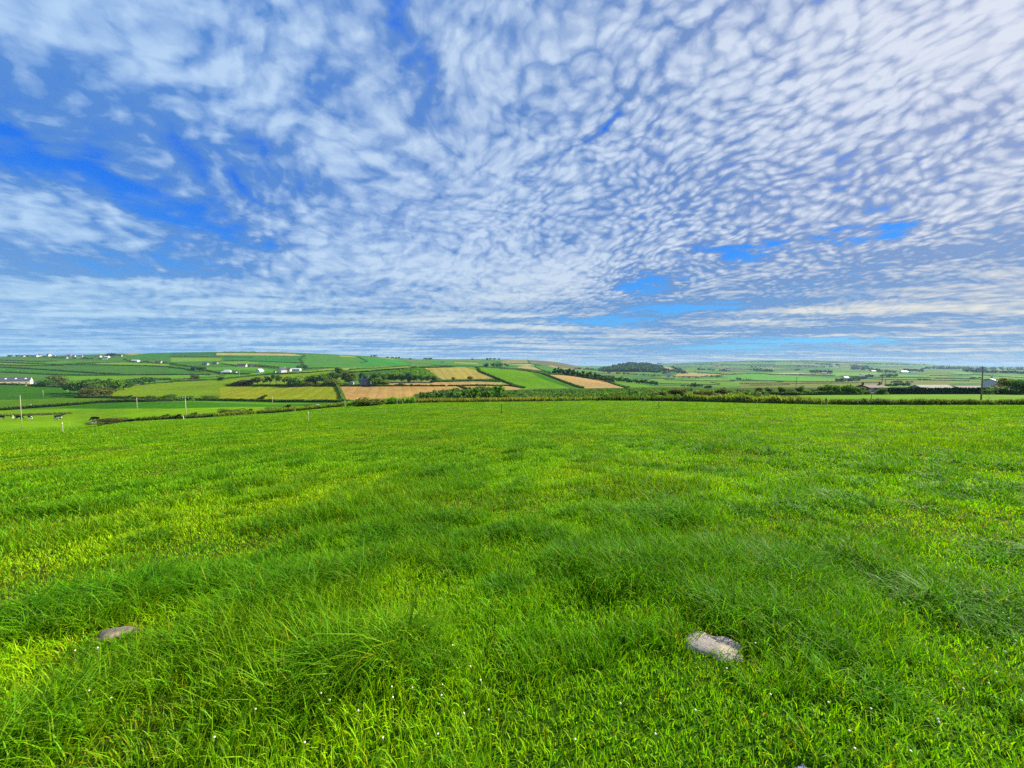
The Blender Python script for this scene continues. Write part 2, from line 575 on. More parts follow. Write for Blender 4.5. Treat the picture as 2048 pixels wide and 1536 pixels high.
# ------------------------------------------------------------------ fields (photo outlines laid on the ground) and their crops
ALB = 0.5     # shown colour -> reflectance under this light
FIELDS = [
    # near valley, left
    ((0, 770), (116, 775), (141, 786), (150, 797), (60, 812), (0, 817), (-400, 822), (-400, 770), (62, 122, 14)),
    ((-400, 800), (0, 800), (150, 796), (340, 798), (340, 801), (130, 806.5), (0, 819), (-400, 826), (96, 150, 24)),
    ((110, 815.5), (216, 805), (340, 803), (400, 804), (540, 809.5), (620, 807), (705, 804), (705, 812), (590, 813), (470, 814), (340, 817.2), (166, 817.4), (66, 134, 16)),
    ((-400, 828), (0, 821), (130, 817.3), (340, 817.2), (470, 814), (590, 813), (705, 811), (720, 850), (-400, 900), (126, 182, 6)),
    # far left hill
    ((0, 713), (110, 712), (340, 706), (560, 704), (700, 709), (800, 717), (830, 726), (820, 731), (600, 740), (340, 758), (0, 770), (-500, 770), (-500, 712), (80, 138, 58)),
    ((0, 726), (86, 729), (83, 731), (0, 730), (118, 172, 54)),
    ((60, 729), (116, 721.5), (240, 722.4), (240, 724), (183, 726), (115, 729.5), (88, 152, 48)),
    ((188, 727), (216, 724.5), (250, 725), (340, 729), (340, 732), (280, 730), (200, 728.5), (126, 180, 52)),
    ((115, 730), (340, 732), (340, 748), (240, 748), (115, 741), (78, 136, 58)),
    ((0, 731.5), (63, 733.5), (63, 736), (0, 734), (90, 110, 58)),
    ((0, 735), (60, 737), (240, 748), (130, 751), (60, 748), (0, 744), (66, 136, 46)),
    ((0, 714.5), (110, 718), (60, 724), (0, 722), (86, 140, 60)),
    ((131, 752), (340, 750), (340, 757), (310, 760), (131, 760), (112, 170, 34)),
    ((246, 707), (299, 706), (260, 710.5), (192, 166, 84)),
    ((250, 713), (299, 706.2), (340, 705.5), (340, 715), (300, 717), (62, 142, 74)),
    ((340, 705.5), (430, 703.8), (430, 710), (340, 713.4), (56, 126, 78)),
    ((431, 706), (586, 707.5), (606, 711.5), (430, 710), (204, 184, 118)),
    ((511, 703.4), (582, 705.0), (582, 706.2), (511, 705), (192, 172, 112)),
    ((340, 715), (446, 716.5), (440, 721.5), (340, 724), (122, 172, 68)),
    ((446, 712.5), (606, 713), (597, 725), (446, 721), (62, 142, 78)),
    ((440, 724), (490, 722.5), (523, 726), (506, 729), (443, 729), (116, 176, 72)),
    ((523, 724), (597, 727), (600, 736), (560, 736), (520, 729), (80, 156, 76)),
    ((612, 709), (680, 710), (800, 718), (818, 730), (700, 735.5), (640, 737), (605, 732), (612, 720), (86, 152, 78)),
    ((721, 715), (796, 720), (818, 730), (720, 732), (70, 158, 78)),
    ((680, 711), (710, 713), (708, 714.5), (680, 713), (176, 186, 102)),
    ((755, 713.5), (788, 717.5), (786, 718.5), (760, 715), (186, 190, 132)),
    ((410, 735), (506, 734), (554, 741), (548, 744), (490, 740), (410, 740), (96, 166, 66)),
    ((340, 735), (420, 746), (340, 748), (76, 146, 62)),
    ((340, 749), (420, 749), (403, 753), (365, 756), (340, 757), (112, 180, 42)),
    ((420, 751), (520, 745), (520, 749), (440, 756), (360, 760), (400, 754), (102, 180, 50)),
    # hillside with the yellow green fields
    ((196, 791), (225, 780), (282, 768), (340, 763), (470, 756), (460, 771), (680, 772), (690, 802), (340, 797), (255, 798), (196, 793), (122, 162, 24)),
    ((440, 775), (463, 772), (680, 772), (686, 802), (440, 799), (148, 168, 38)),
    ((460, 771), (470, 756), (560, 748), (640, 742), (680, 740), (690, 772), (128, 166, 42)),
    ((595, 744), (669, 736.5), (680, 742), (560, 748), (142, 186, 44)),
    ((690, 745), (705, 739), (775, 736), (770, 741), (715, 747), (112, 166, 52)),
    ((640, 737.5), (700, 735.8), (815, 731.5), (830, 733), (775, 736), (690, 740), (150, 184, 96)),
    ((775, 737), (850, 735), (872, 745), (875, 760), (780, 760), (72, 136, 52)),
    ((848, 736), (934, 734.2), (992, 757), (885, 759), (865, 747), (196, 170, 82)),
    ((771, 766), (785, 762), (930, 761), (1005, 765.5), (1020, 770), (890, 771), (830, 770.5), (780, 770), (208, 170, 106)),
    ((678, 772), (920, 772.5), (927, 778), (830, 790), (818, 803), (687, 803), (210, 160, 92)),
    ((925, 772.7), (1020, 771.5), (1048, 776), (1020, 783), (990, 784), (945, 780), (208, 164, 100)),
    ((935, 734), (1020, 738.5), (1085, 746.5), (1168, 776.5), (1050, 777), (1020, 770), (995, 758), (108, 168, 26)),
    ((1085, 747.5), (1168, 776.5), (1140, 776.5), (1090, 760), (1060, 745), (76, 136, 42)),
    ((1098, 749), (1133, 750.3), (1211, 761), (1256, 775.7), (1166, 776.7), (212, 164, 104)),
    ((1216, 761), (1270, 766), (1315, 773), (1258, 776), (104, 160, 62)),
    # beyond, between the hills
    ((830, 731.5), (980, 727), (1000, 722), (860, 719), (820, 722), (92, 148, 84)),
    ((863, 731), (1010, 733), (1010, 728), (905, 728), (100, 156, 74)),
    ((909, 724), (955, 726), (954, 728), (910, 726), (172, 182, 114)),
    ((863, 723), (908, 723), (906, 730), (864, 730), (78, 152, 84)),
    ((1020, 719.3), (1055, 720), (1058, 726), (1005, 727), (1000, 723), (168, 164, 96)),
    ((1056, 720), (1113, 724), (1136, 727), (1182, 740), (1130, 739), (1085, 730), (138, 134, 90)),
    ((1020, 729), (1058, 727), (1078, 730), (1050, 731.5), (188, 182, 110)),
    ((1035, 733.5), (1056, 731.5), (1070, 735), (1100, 745.5), (1070, 742), (1040, 738), (194, 168, 106)),
    ((1076, 732), (1095, 732), (1133, 740), (1103, 745), (82, 152, 74)),
    ((1095, 731.5), (1103, 730.5), (1120, 735), (1110, 735.5), (182, 182, 114)),
    ((1122, 736), (1132, 736.5), (1150, 740), (1138, 741), (182, 180, 110)),
    # right hand valley and hill
    ((1292, 729), (1305, 729), (1350, 737), (1349, 740), (1324, 739), (198, 168, 106)),
    ((1196, 742), (1215, 738), (1235, 732), (1256, 726), (1298, 727), (1326, 733), (1334, 742), (1320, 745), (1210, 744), (56, 92, 64)),
    ((1360, 745.6), (1383, 745.6), (1443, 749), (1406, 753), (1345, 752.5), (202, 172, 110)),
    ((1355, 739), (1391, 743), (1355, 745), (172, 182, 100)),
    ((1443, 750), (1510, 748), (1592, 751), (1670, 757), (1675, 763), (1540, 761), (1468, 758), (102, 180, 76)),
    ((1388, 758), (1463, 760), (1460, 761.5), (1400, 760.5), (166, 196, 96)),
    ((1539, 747), (1592, 745.6), (1632, 748), (1609, 749.4), (1560, 749), (208, 192, 136)),
    ((1423, 732), (1501, 738), (1498, 741.5), (1443, 738), (144, 138, 104)),
    ((1667, 745), (1740, 745), (1790, 748), (1860, 752), (1930, 749), (1890, 743), (1941, 743), (1945, 748), (1880, 754), (1667, 752), (116, 180, 84)),
    ((1690, 722), (1729, 725), (1725, 730), (1660, 728), (156, 154, 98)),
    ((1480, 764), (1900, 757), (1900, 770), (1480, 776), (122, 142, 92)),
    ((1300, 757), (1480, 761), (1480, 772), (1300, 765), (112, 164, 74)),
    ((1946, 749), (2048, 753), (2300, 753), (2048, 757), (1946, 753), (116, 186, 80)),
    ((1590, 789.6), (2600, 787.5), (2600, 803), (1640, 803), (118, 180, 8)),
    ((815, 803), (830, 788), (1000, 780), (1170, 776.5), (1330, 775), (1590, 782), (1600, 801), (1420, 805), (1200, 802.5), (1000, 805), (74, 112, 38)),
]


def inside(px, pv, poly):
    n = len(poly)
    r = np.zeros(px.shape, dtype=bool)
    j = n - 1
    for i in range(n):
        xi, yi = poly[i]
        xj, yj = poly[j]
        if yi != yj:
            c = ((yi > pv) != (yj > pv)) & (px < (xj - xi) * (pv - yi) / (yj - yi) + xi)
            r ^= c
        j = i
    return r


def build_ground():
    th = np.concatenate([np.radians(np.linspace(-66, 66, 861)), np.radians(np.linspace(66, 294, 60)[1:-1])])
    r = np.concatenate([[0.0], np.exp(np.linspace(math.log(0.35), math.log(30), 120)), np.exp(np.linspace(math.log(30), math.log(15800), 1120))[1:]])
    R, TH = np.meshgrid(r, th, indexing='ij')
    X, Y = R * np.sin(TH), R * np.cos(TH)
    Z = ground_z(X, Y)
    x, v = project(X, Y, Z)
    x = np.where(Y < 1, -9999, x)
    # far country: a patchwork of pastures in bands
    wx = X + 160 * (fbm(X / 500, Y / 500, 21, 2) - 0.5)
    wy = Y + 260 * (fbm(X / 500, Y / 500, 22, 2) - 0.5)
    cell = _TAB[(np.floor(wx / (70 + Y * 0.028)).astype(int) * 7 + np.floor(np.log(np.maximum(wy, 50)) * 17).astype(int) * 13) & 255,
                (np.floor(np.log(np.maximum(wy, 50)) * 17).astype(int) * 29) & 255]
    pal = np.array([lin(c) for c in ((88, 152, 56), (70, 134, 50), (110, 170, 56), (92, 140, 62), (130, 174, 64), (74, 122, 58), (156, 160, 84), (100, 162, 52))])
    C = pal[(cell * len(pal)).astype(int) % len(pal)].astype(np.float32)
    farm = (Y > 92)
    mid = (Y > 88) & (Y < 330)
    C[mid & (x > 700)] = lin((74, 112, 38))
    C[mid & (x <= 700)] = lin((104, 166, 14))
    for f in FIELDS:
        poly, c = f[:-1], f[-1]
        xs, vs = [p[0] for p in poly], [p[1] for p in poly]
        box = farm & (x > min(xs)) & (x < max(xs)) & (v > min(vs)) & (v < max(vs))
        ii = np.nonzero(box)
        if len(ii[0]):
            k = inside(x[ii], v[ii], poly)
            r_, g_, b_ = c
            if r_ > 185 and g_ > 140:          # stubble: pale straw
                r_, g_, b_ = r_ * 1.03, g_ + 15, b_ + 8
            elif g_ > r_:
                r_, g_, b_ = r_ * 1.12, g_ * 1.05, b_ * .72
            base = np.array(lin((r_, g_, b_)))
            if r_ > 140:                       # the rows left by the machines
                xx, yy = X[ii][k], Y[ii][k]
                q = (xx * .95 + yy * .30) * 2 * math.pi
                rows_ = 1 + .08 * np.sin(q / 11.0) * (.4 + fbm(xx / 40, yy / 40, 47, 2)) + .05 * np.sin(q / 4.6)
                C[ii[0][k], ii[1][k]] = base[None, :] * rows_[:, None]
            else:
                C[ii[0][k], ii[1][k]] = base
    # each crop has its own unevenness
    n1 = fbm(X / 26, Y / 26, 31, 4)[..., None]
    n2 = fbm(X / 5.5, Y / 5.5, 33, 3)[..., None]
    n3 = fbm(X / 90, Y / 60, 35, 3)[..., None]
    C = C * (0.62 + 0.34 * n1 + 0.22 * n2 + 0.20 * n3)
    C[..., 0] *= (0.86 + 0.28 * fbm(X / 40, Y / 22, 37, 3))
    near = (1 - sstep(Y, 94, 100))[..., None]
    th_c = (np.array(lin((70, 116, 20))) + (np.array(lin((104, 166, 14))) - np.array(lin((70, 116, 20)))) * sstep(Y, 40, 85)[..., None]) * (0.6 + 0.7 * fbm(X * 1.1, Y * 1.1, 41, 3)[..., None])
    # between the blades: thatch, brown in places
    br = sstep(fbm(X * 0.7, Y * 0.7, 43, 3), 0.56, 0.74)[..., None] * 0.6 * (1 - sstep(Y, 40, 80)[..., None])
    th_c = th_c * (1 - br) + np.array(lin((92, 88, 44))) * br
    C = C * (1 - near) + th_c * near
    nr, nt = R.shape
    V = np.stack([X, Y, Z], -1).reshape(-1, 3)
    a = (np.arange(nr - 1)[:, None] * nt + np.arange(nt)[None, :])
    b = (np.arange(nr - 1)[:, None] * nt + (np.arange(nt)[None, :] + 1) % nt)
    quads = np.stack([a, b, b + nt, a + nt], -1)
    quads = quads[:, :, ::-1].reshape(-1, 4)
    me = mesh_np("ground", V, [quads], (C * ALB).reshape(-1, 3), [ground_material()], smooth=True)
    o = add("ground", me)
    tag(o, "rolling farmland of green pastures and tan stubble fields", None, None, "structure")
    return o


def ground_material():
    m = bpy.data.materials.new("farmland")
    m.use_nodes = True
    g = G(m.node_tree)
    bs = g.n["Principled BSDF"]
    at = g.node('ShaderNodeAttribute', attribute_name="col")
    tc = g.node('ShaderNodeTexCoord')
    n = g.noise(tc.outputs['Object'], 2.6, 5.0, 0.65)
    n2 = g.noise(tc.outputs['Object'], 0.35, 4.0, 0.6)
    k = g.m('ADD', g.smooth(n, 0.25, 0.75, 0.62, 1.12), g.smooth(n2, 0.3, 0.7, -0.14, 0.20))
    g.l.new(g.vm('SCALE', at.outputs['Color'], s=k), bs.inputs['Base Color'])
    bs.inputs['Roughness'].default_value = 0.9
    bs.inputs['Specular IOR Level'].default_value = 0.02
    bp = g.node('ShaderNodeBump')
    bp.inputs['Strength'].default_value = 0.5
    bp.inputs['Distance'].default_value = 0.25
    g.l.new(n, bp.inputs['Height'])
    g.l.new(bp.outputs[0], bs.inputs['Normal'])
    return m


GROUND = build_ground()

# ------------------------------------------------------------------ materials
def plain(name, col, rough=0.7, spec=0.3, noise=0.0, nscale=3.0, bump=0.0, metal=0.0):
    m = bpy.data.materials.new(name)
    m.use_nodes = True
    g = G(m.node_tree)
    bs = g.n["Principled BSDF"]
    c = lin(col)
    bs.inputs['Base Color'].default_value = (*c, 1)
    bs.inputs['Roughness'].default_value = rough
    bs.inputs['Specular IOR Level'].default_value = spec
    bs.inputs['Metallic'].default_value = metal
    if noise:
        tc = g.node('ShaderNodeTexCoord')
        n = g.noise(tc.outputs['Object'], nscale, 5.0, 0.6)
        k = g.smooth(n, 0.3, 0.7, 1 - noise, 1 + noise)
        g.l.new(g.vm('SCALE', tuple(c), s=k), bs.inputs['Base Color'])
        if bump:
            bp = g.node('ShaderNodeBump')
            bp.inputs['Strength'].default_value = bump
            bp.inputs['Distance'].default_value = 0.05
            g.l.new(n, bp.inputs['Height'])
            g.l.new(bp.outputs[0], bs.inputs['Normal'])
    return m


def leafy(name, col, trans=0.45, rough=0.6, spec=0.12):
    """leaf or blade: reflects and lets light through; the mesh colour varies it leaf by leaf"""
    m = bpy.data.materials.new(name)
    m.use_nodes = True
    g = G(m.node_tree)
    bs = g.n["Principled BSDF"]
    out = g.n["Material Output"]
    at = g.node('ShaderNodeAttribute', attribute_name="col")
    c = g.vm('MULTIPLY', at.outputs['Color'], tuple(lin(col)))
    g.l.new(c, bs.inputs['Base Color'])
    bs.inputs['Roughness'].default_value = rough
    bs.inputs['Specular IOR Level'].default_value = spec
    tr = g.node('ShaderNodeBsdfTranslucent')
    g.l.new(g.vm('MULTIPLY', c, (1.25, 1.15, 0.6)), tr.inputs['Color'])
    mx = g.node('ShaderNodeMixShader')
    mx.inputs[0].default_value = trans
    g.l.new(bs.outputs[0], mx.inputs[1])
    g.l.new(tr.outputs[0], mx.inputs[2])
    g.l.new(mx.outputs[0], out.inputs['Surface'])
    return m


LEAF = {
    'dark': leafy("leaf_dark_green", (78, 116, 42)),
    'mid': leafy("leaf_mid_green", (98, 138, 44)),
    'olive': leafy("leaf_olive", (108, 124, 48)),
    'brown': leafy("leaf_brownish", (96, 102, 46)),
    'bright': leafy("leaf_bright_green", (112, 156, 50)),
    'blue': leafy("leaf_blue_green", (68, 112, 66)),
    'red': leafy("leaf_rusty", (128, 88, 54)),
    'hedge': leafy("leaf_hedge", (78, 96, 36)),
    'trim': leafy("leaf_trimmed_hedge", (36, 74, 36), 0.15),
    'forest': leafy("leaf_far_forest", (50, 88, 64), 0.35),
    'far': leafy("leaf_far_woods", (54, 90, 60), 0.3),
    'sapling': leafy("leaf_sapling", (84, 126, 44)),
    'reed': leafy("leaf_reed", (124, 126, 56)),
}
BARK = plain("bark", (96, 82, 62), 0.9, 0.1, 0.35, 6.0, 0.6)
WOODPOST = plain("weathered_wood", (168, 156, 132), 0.85, 0.15, 0.25, 20.0, 0.3)
POLEWOOD = plain("pole_wood", (120, 108, 92), 0.85, 0.15, 0.2, 8.0, 0.3)
PALEPOLE = plain("pale_pole_wood", (176, 170, 146), 0.8, 0.2, 0.15, 8.0, 0.3)


def quads_from(Cn, u, w):
    """diamond leaves at Cn spanned by half axes u and w"""
    V = np.stack([Cn - u, Cn + w, Cn + u, Cn - w], 1).reshape(-1, 3)
    Q = np.arange(len(V)).reshape(-1, 4)
    return V, Q


def rand_axes(n, rng, a, b):
    d = rng.normal(size=(n, 3))
    d /= np.linalg.norm(d, axis=1)[:, None] + 1e-9
    e = rng.normal(size=(n, 3))
    e -= (e * d).sum(1)[:, None] * d
    e /= np.linalg.norm(e, axis=1)[:, None] + 1e-9
    return d * np.asarray(a).reshape(-1, 1), e * np.asarray(b).reshape(-1, 1)


def crown_points(kind, n, rng):
    """leaf places in a unit crown: x, y in -0.5..0.5 and z in 0..1"""
    if kind == 'conifer':
        z = rng.random(n) ** 0.8
        z = 0.12 + 0.88 * (1 - np.sqrt(1 - z * 0.97))
        r = 0.48 * (1.02 - z) ** 0.85 * (0.72 + 0.28 * np.sin(z * 40)) * np.sqrt(rng.uniform(0.45, 1, n))
        a = rng.uniform(0, 2 * np.pi, n)
        return np.stack([r * np.cos(a), r * np.sin(a), z], 1)
    lobes = []
    if kind == 'bush':
        for _ in range(9):
            lobes.append((rng.uniform(-.30, .30), rng.uniform(-.30, .30), rng.uniform(.16, .68), rng.uniform(.17, .30)))
        lobes += [(-.3, 0, .2, .24), (.3, 0, .2, .24)]
    elif kind == 'swept':     # wind-swept: low at one side, drawn out to the other
        for k in range(11):
            t = k / 10
            lobes.append((-.34 + .72 * t, rng.uniform(-.22, .22), .20 + .58 * t ** .8 + rng.uniform(-.06, .06), rng.uniform(.13, .20) * (1.05 - .45 * t)))
        lobes += [(-.2, 0, .22, .22), (-.05, .1, .3, .22), (.05, 0, .2, .18)]
    elif kind == 'thin':
        for _ in range(7):
            lobes.append((rng.uniform(-.30, .30), rng.uniform(-.30, .30), rng.uniform(.52, .90), rng.uniform(.10, .18)))
    elif kind == 'tall':
        for _ in range(11):
            z = rng.uniform(.22, .90)
            s = .32 * (1.15 - abs(z - .5))
            lobes.append((rng.uniform(-s, s), rng.uniform(-s, s), z, rng.uniform(.12, .20)))
    else:                     # broad round tree
        for _ in range(10):
            a, q = rng.uniform(0, 2 * np.pi), np.sqrt(rng.uniform(0, 1)) * .30
            z = rng.uniform(.36, .80)
            lobes.append((q * np.cos(a), q * np.sin(a), z, rng.uniform(.15, .25)))
        lobes.append((0, 0, .58, .30))
    L = np.array(lobes)
    k = rng.integers(0, len(L), n)
    d = rng.normal(size=(n, 3))
    d /= np.linalg.norm(d, axis=1)[:, None]
    rr = L[k, 3] * (0.55 + 0.5 * rng.random(n) ** 0.6)
    P = L[k, :3] + d * rr[:, None]
    P[:, 2] = np.clip(P[:, 2], 0.01, 1.02)
    return P


def crown_mesh(name, kind, n, size, seed, mat):
    rng = np.random.default_rng(seed)
    P = crown_points(kind, n, rng)
    s = size * rng.uniform(0.6, 1.25, n)
    u, w = rand_axes(n, rng, s, s * 0.62)
    V, Q = quads_from(P, u, w)
    c = np.repeat(rng.uniform(0.62, 1.38, n), 4)[:, None] * np.array([1, 1, 1])
    c[:, 0] *= np.repeat(rng.uniform(0.85, 1.15, n), 4)
    return mesh_np(name, V, [Q], c, [mat])


def trunk_mesh(kind, seed):
    rng = random.Random(seed)
    b = MB()
    h = {'conifer': .9, 'thin': .7, 'tall': .62, 'broad': .55, 'bush': .42, 'swept': .40}[kind]
    lean = .28 if kind == 'swept' else .03
    r0 = .028 if kind != 'bush' else .022
    top = (lean * h * 1.6, .01, h)
    b.tube([(-.10 if kind == 'swept' else 0, 0, -.06), (lean * .2 - (.08 if kind == 'swept' else 0), 0, h * .45), top], [r0, r0 * .75, r0 * .35], 6)
    if kind != 'conifer':
        for k in range(4 if kind != 'bush' else 3):
            a = rng.uniform(0, 6.28)
            zz = h * rng.uniform(.4, .8)
            x0 = lean * zz * .9 - (.04 if kind == 'swept' else 0)
            q = rng.uniform(.16, .26)
            b.tube([(x0, 0, zz), (x0 + q * .6 * math.cos(a) + lean * .2, q * .6 * math.sin(a), zz + .12), (x0 + q * math.cos(a) + lean * .4, q * math.sin(a), zz + .24)],
                   [r0 * .5, r0 * .36, r0 * .15], 5)
    return b.mesh("trunk", BARK)


_crowns, _trunks = {}, {}


def tree(name, base, h, w, kind, leaf, label, cat='tree', group=None, detail=1, var=None, rz=None, depth=None):
    """one tree or bush: an Empty at its foot, with a trunk and a crown"""
    var = random.randrange(3) if var is None else var
    key = (kind, var, detail)
    if key not in _crowns:
        n = {0: 420, 1: 1000, 2: 3400, 3: 5200}[detail]
        size = {0: .095, 1: .066, 2: .038, 3: .024}[detail]
        if kind == 'thin':
            n = int(n * .55)
        _crowns[key] = crown_mesh("crown", kind, n, size, var * 17 + len(kind) * 101 + detail, LEAF['mid'])
    if (kind, var) not in _trunks:
        _trunks[(kind, var)] = trunk_mesh(kind, var * 5 + len(kind))
    if rz is None:
        rz = random.uniform(-.25, .25) if kind == 'swept' else random.uniform(0, 6.28)
    if kind == 'swept':
        depth = depth or w * .7
    root = empty(name, (base[0], base[1], base[2] - 0.02 * h), rz, (w, depth or w, h))
    tag(root, label, cat, group)
    add("trunk", _trunks[(kind, var)], root)
    c = add("crown", _crowns[key], root)
    c.material_slots[0].link = 'OBJECT'
    c.material_slots[0].material = LEAF[leaf]
    return root


def ptree(x, vb, vt, wpx, kind, leaf, label, name='tree', cat='tree', group=None, detail=1, var=None):
    """a tree given by where its foot and top appear in the photograph"""
    b = unpix(x, vb)
    h = (vb - vt) / F_PX * b.y
    w = wpx / F_PX * b.y
    return tree(name, b, h, w, kind, leaf, label, cat, group, detail, var)


def path_points(pts, step):
    """ground points every step metres along a path of photo pixels"""
    W = [unpix(*p) for p in pts]
    out = []
    for a, b in zip(W[:-1], W[1:]):
        n = max(1, int((b - a).length / step))
        for k in range(n):
            out.append(a.lerp(b, k / n))
    out.append(W[-1])
    P = np.array([tuple(p) for p in out])
    P[:, 2] = ground_z(P[:, 0], P[:, 1])
    return P


def hedge(pts, h, w, leaf, label, name='hedge', group=None, rough=0.35, grassy=False, dens=1.0, world=False, cat='hedge'):
    """a hedge along a path: a twiggy core wrapped in leaves; one mesh"""
    rng = np.random.default_rng(int(abs(pts[0][0]) * 7 + abs(pts[0][1]) * 13 + len(pts)) + 5)
    W = np.array([tuple(unpix(*p)) for p in pts])
    ymean = W[:, 1].mean()
    step = max(0.45, ymean * 0.0035)
    P = path_points(pts, step)
    n = len(P)
    if n < 2:
        return None
    T = np.gradient(P, axis=0)
    T[:, 2] = 0
    T /= np.linalg.norm(T, axis=1)[:, None] + 1e-9
    N = np.stack([-T[:, 1], T[:, 0], np.zeros(n)], 1)
    s = np.concatenate([[0], np.cumsum(np.linalg.norm(np.diff(P, axis=0), axis=1))])
    off = pts[0][0]
    hh = h * (1 - rough + 2 * rough * fbm(s / (h * 2.2), s * 0 + off, 51, 3))
    # core
    sec = [(-.50, -.3), (-.46, .45), (-.22, .80), (.22, .80), (.46, .45), (.50, -.3)]
    V = []
    for a, b in sec:
        V.append(P + N * (a * w * .85) + np.stack([np.zeros(n), np.zeros(n), b * hh], 1))
    V = np.stack(V, 1)
    k = len(sec)
    idx = np.arange(n * k).reshape(n, k)
    Q = [np.stack([idx[:-1, j], idx[:-1, j + 1], idx[1:, j + 1], idx[1:, j]], -1) for j in range(k - 1)]
    Vc = V.reshape(-1, 3)
    Qc = np.concatenate(Q)
    # leaves
    ls0 = float(np.clip(.10 + .0016 * ymean, .10, 1.4))
    per = int(np.clip(dens * 2.6 * step * (2 * h + w) / (ls0 * ls0 * 1.2), 6, 80))
    m = n * per
    i = rng.integers(0, n, m)
    al = rng.uniform(0, math.pi, m)
    rad = rng.uniform(.72, 1.12, m)
    lx = np.cos(al) * w * .5 * rad
    lz = np.sin(al) ** .7 * hh[i] * rad
    Cn = P[i] + T[i] * rng.uniform(-.6, .6, m)[:, None] * step + N[i] * lx[:, None]
    Cn[:, 2] += lz
    ls = ls0 * rng.uniform(.6, 1.3, m)
    u, v = rand_axes(m, rng, ls, ls * .6)
    if grassy:      # tall grass stands up along the top
        g = lz > .6 * hh[i]
        u[g] = np.stack([rng.normal(0, .25, g.sum()), rng.normal(0, .25, g.sum()), np.ones(g.sum())], 1) * (ls[g] * 2.4)[:, None]
        v[g] = np.stack([rng.normal(0, 1, g.sum()), rng.normal(0, 1, g.sum()), np.zeros(g.sum())], 1) * (ls[g] * .25)[:, None]
    Vl, Ql = quads_from(Cn, u, v)
    c = np.repeat(rng.uniform(.6, 1.4, m), 4)[:, None] * np.ones(3)
    if grassy:
        gg = np.repeat(lz > .6 * hh[i], 4)
        c[gg] *= np.array([1.35, 1.4, 1.1])
    cc = np.ones((len(Vc), 3)) * .75
    me = mesh_np(name, np.concatenate([Vc, Vl]), [Qc, Ql + len(Vc)], np.concatenate([cc, c]), [LEAF[leaf]])
    o = add(name, me)
    tag(o, label, cat, group)
    return o


def mass(name, places, kind, per, leafsize, mat, label, seed=1):
    """growth nobody could count, as one object: places is (n, 5): x, y, z, height, width"""
    rng = np.random.default_rng(seed)
    Vs, cs = [], []
    for (x, y, z, h, w) in places:
        P = crown_points(kind, per, rng)
        tint = rng.uniform(.7, 1.3)
        warm = rng.uniform(.85, 1.3)
        P = P * np.array([w, w, h]) + np.array([x, y, z - .02 * h])
        s = leafsize * max(w, h) * rng.uniform(.6, 1.3, per)
        u, v = rand_axes(per, rng, s, s * .62)
        V, _ = quads_from(P, u, v)
        Vs.append(V)
        c = np.repeat(rng.uniform(.55, 1.45, per), 4)[:, None] * np.array([warm, 1.0, 1.0]) * tint
        cs.append(c)
    V = np.concatenate(Vs)
    Q = np.arange(len(V)).reshape(-1, 4)
    o = add(name, mesh_np(name, V, [Q], np.concatenate(cs), [mat]))
    tag(o, label, None, None, 'stuff')
    return o


def scatter_px(poly, n, seed):
    """n ground places inside a photo outline"""
    rng = random.Random(seed)
    xs, vs = [p[0] for p in poly], [p[1] for p in poly]
    out = []
    while len(out) < n:
        x, v = rng.uniform(min(xs), max(xs)), rng.uniform(min(vs), max(vs))
        if inside(np.array([x]), np.array([v]), poly)[0]:
            out.append((x, v))
    return out


# ------------------------------------------------------------------ trees
WOOD = 'trees of the wood around the stone house'
LT = {
    'round': "round crowned green tree in the wood around the stone house",
    'dark': "dark green tree in the wood around the stone house",
    'olive': "olive brown tree in the wood around the stone house",
}
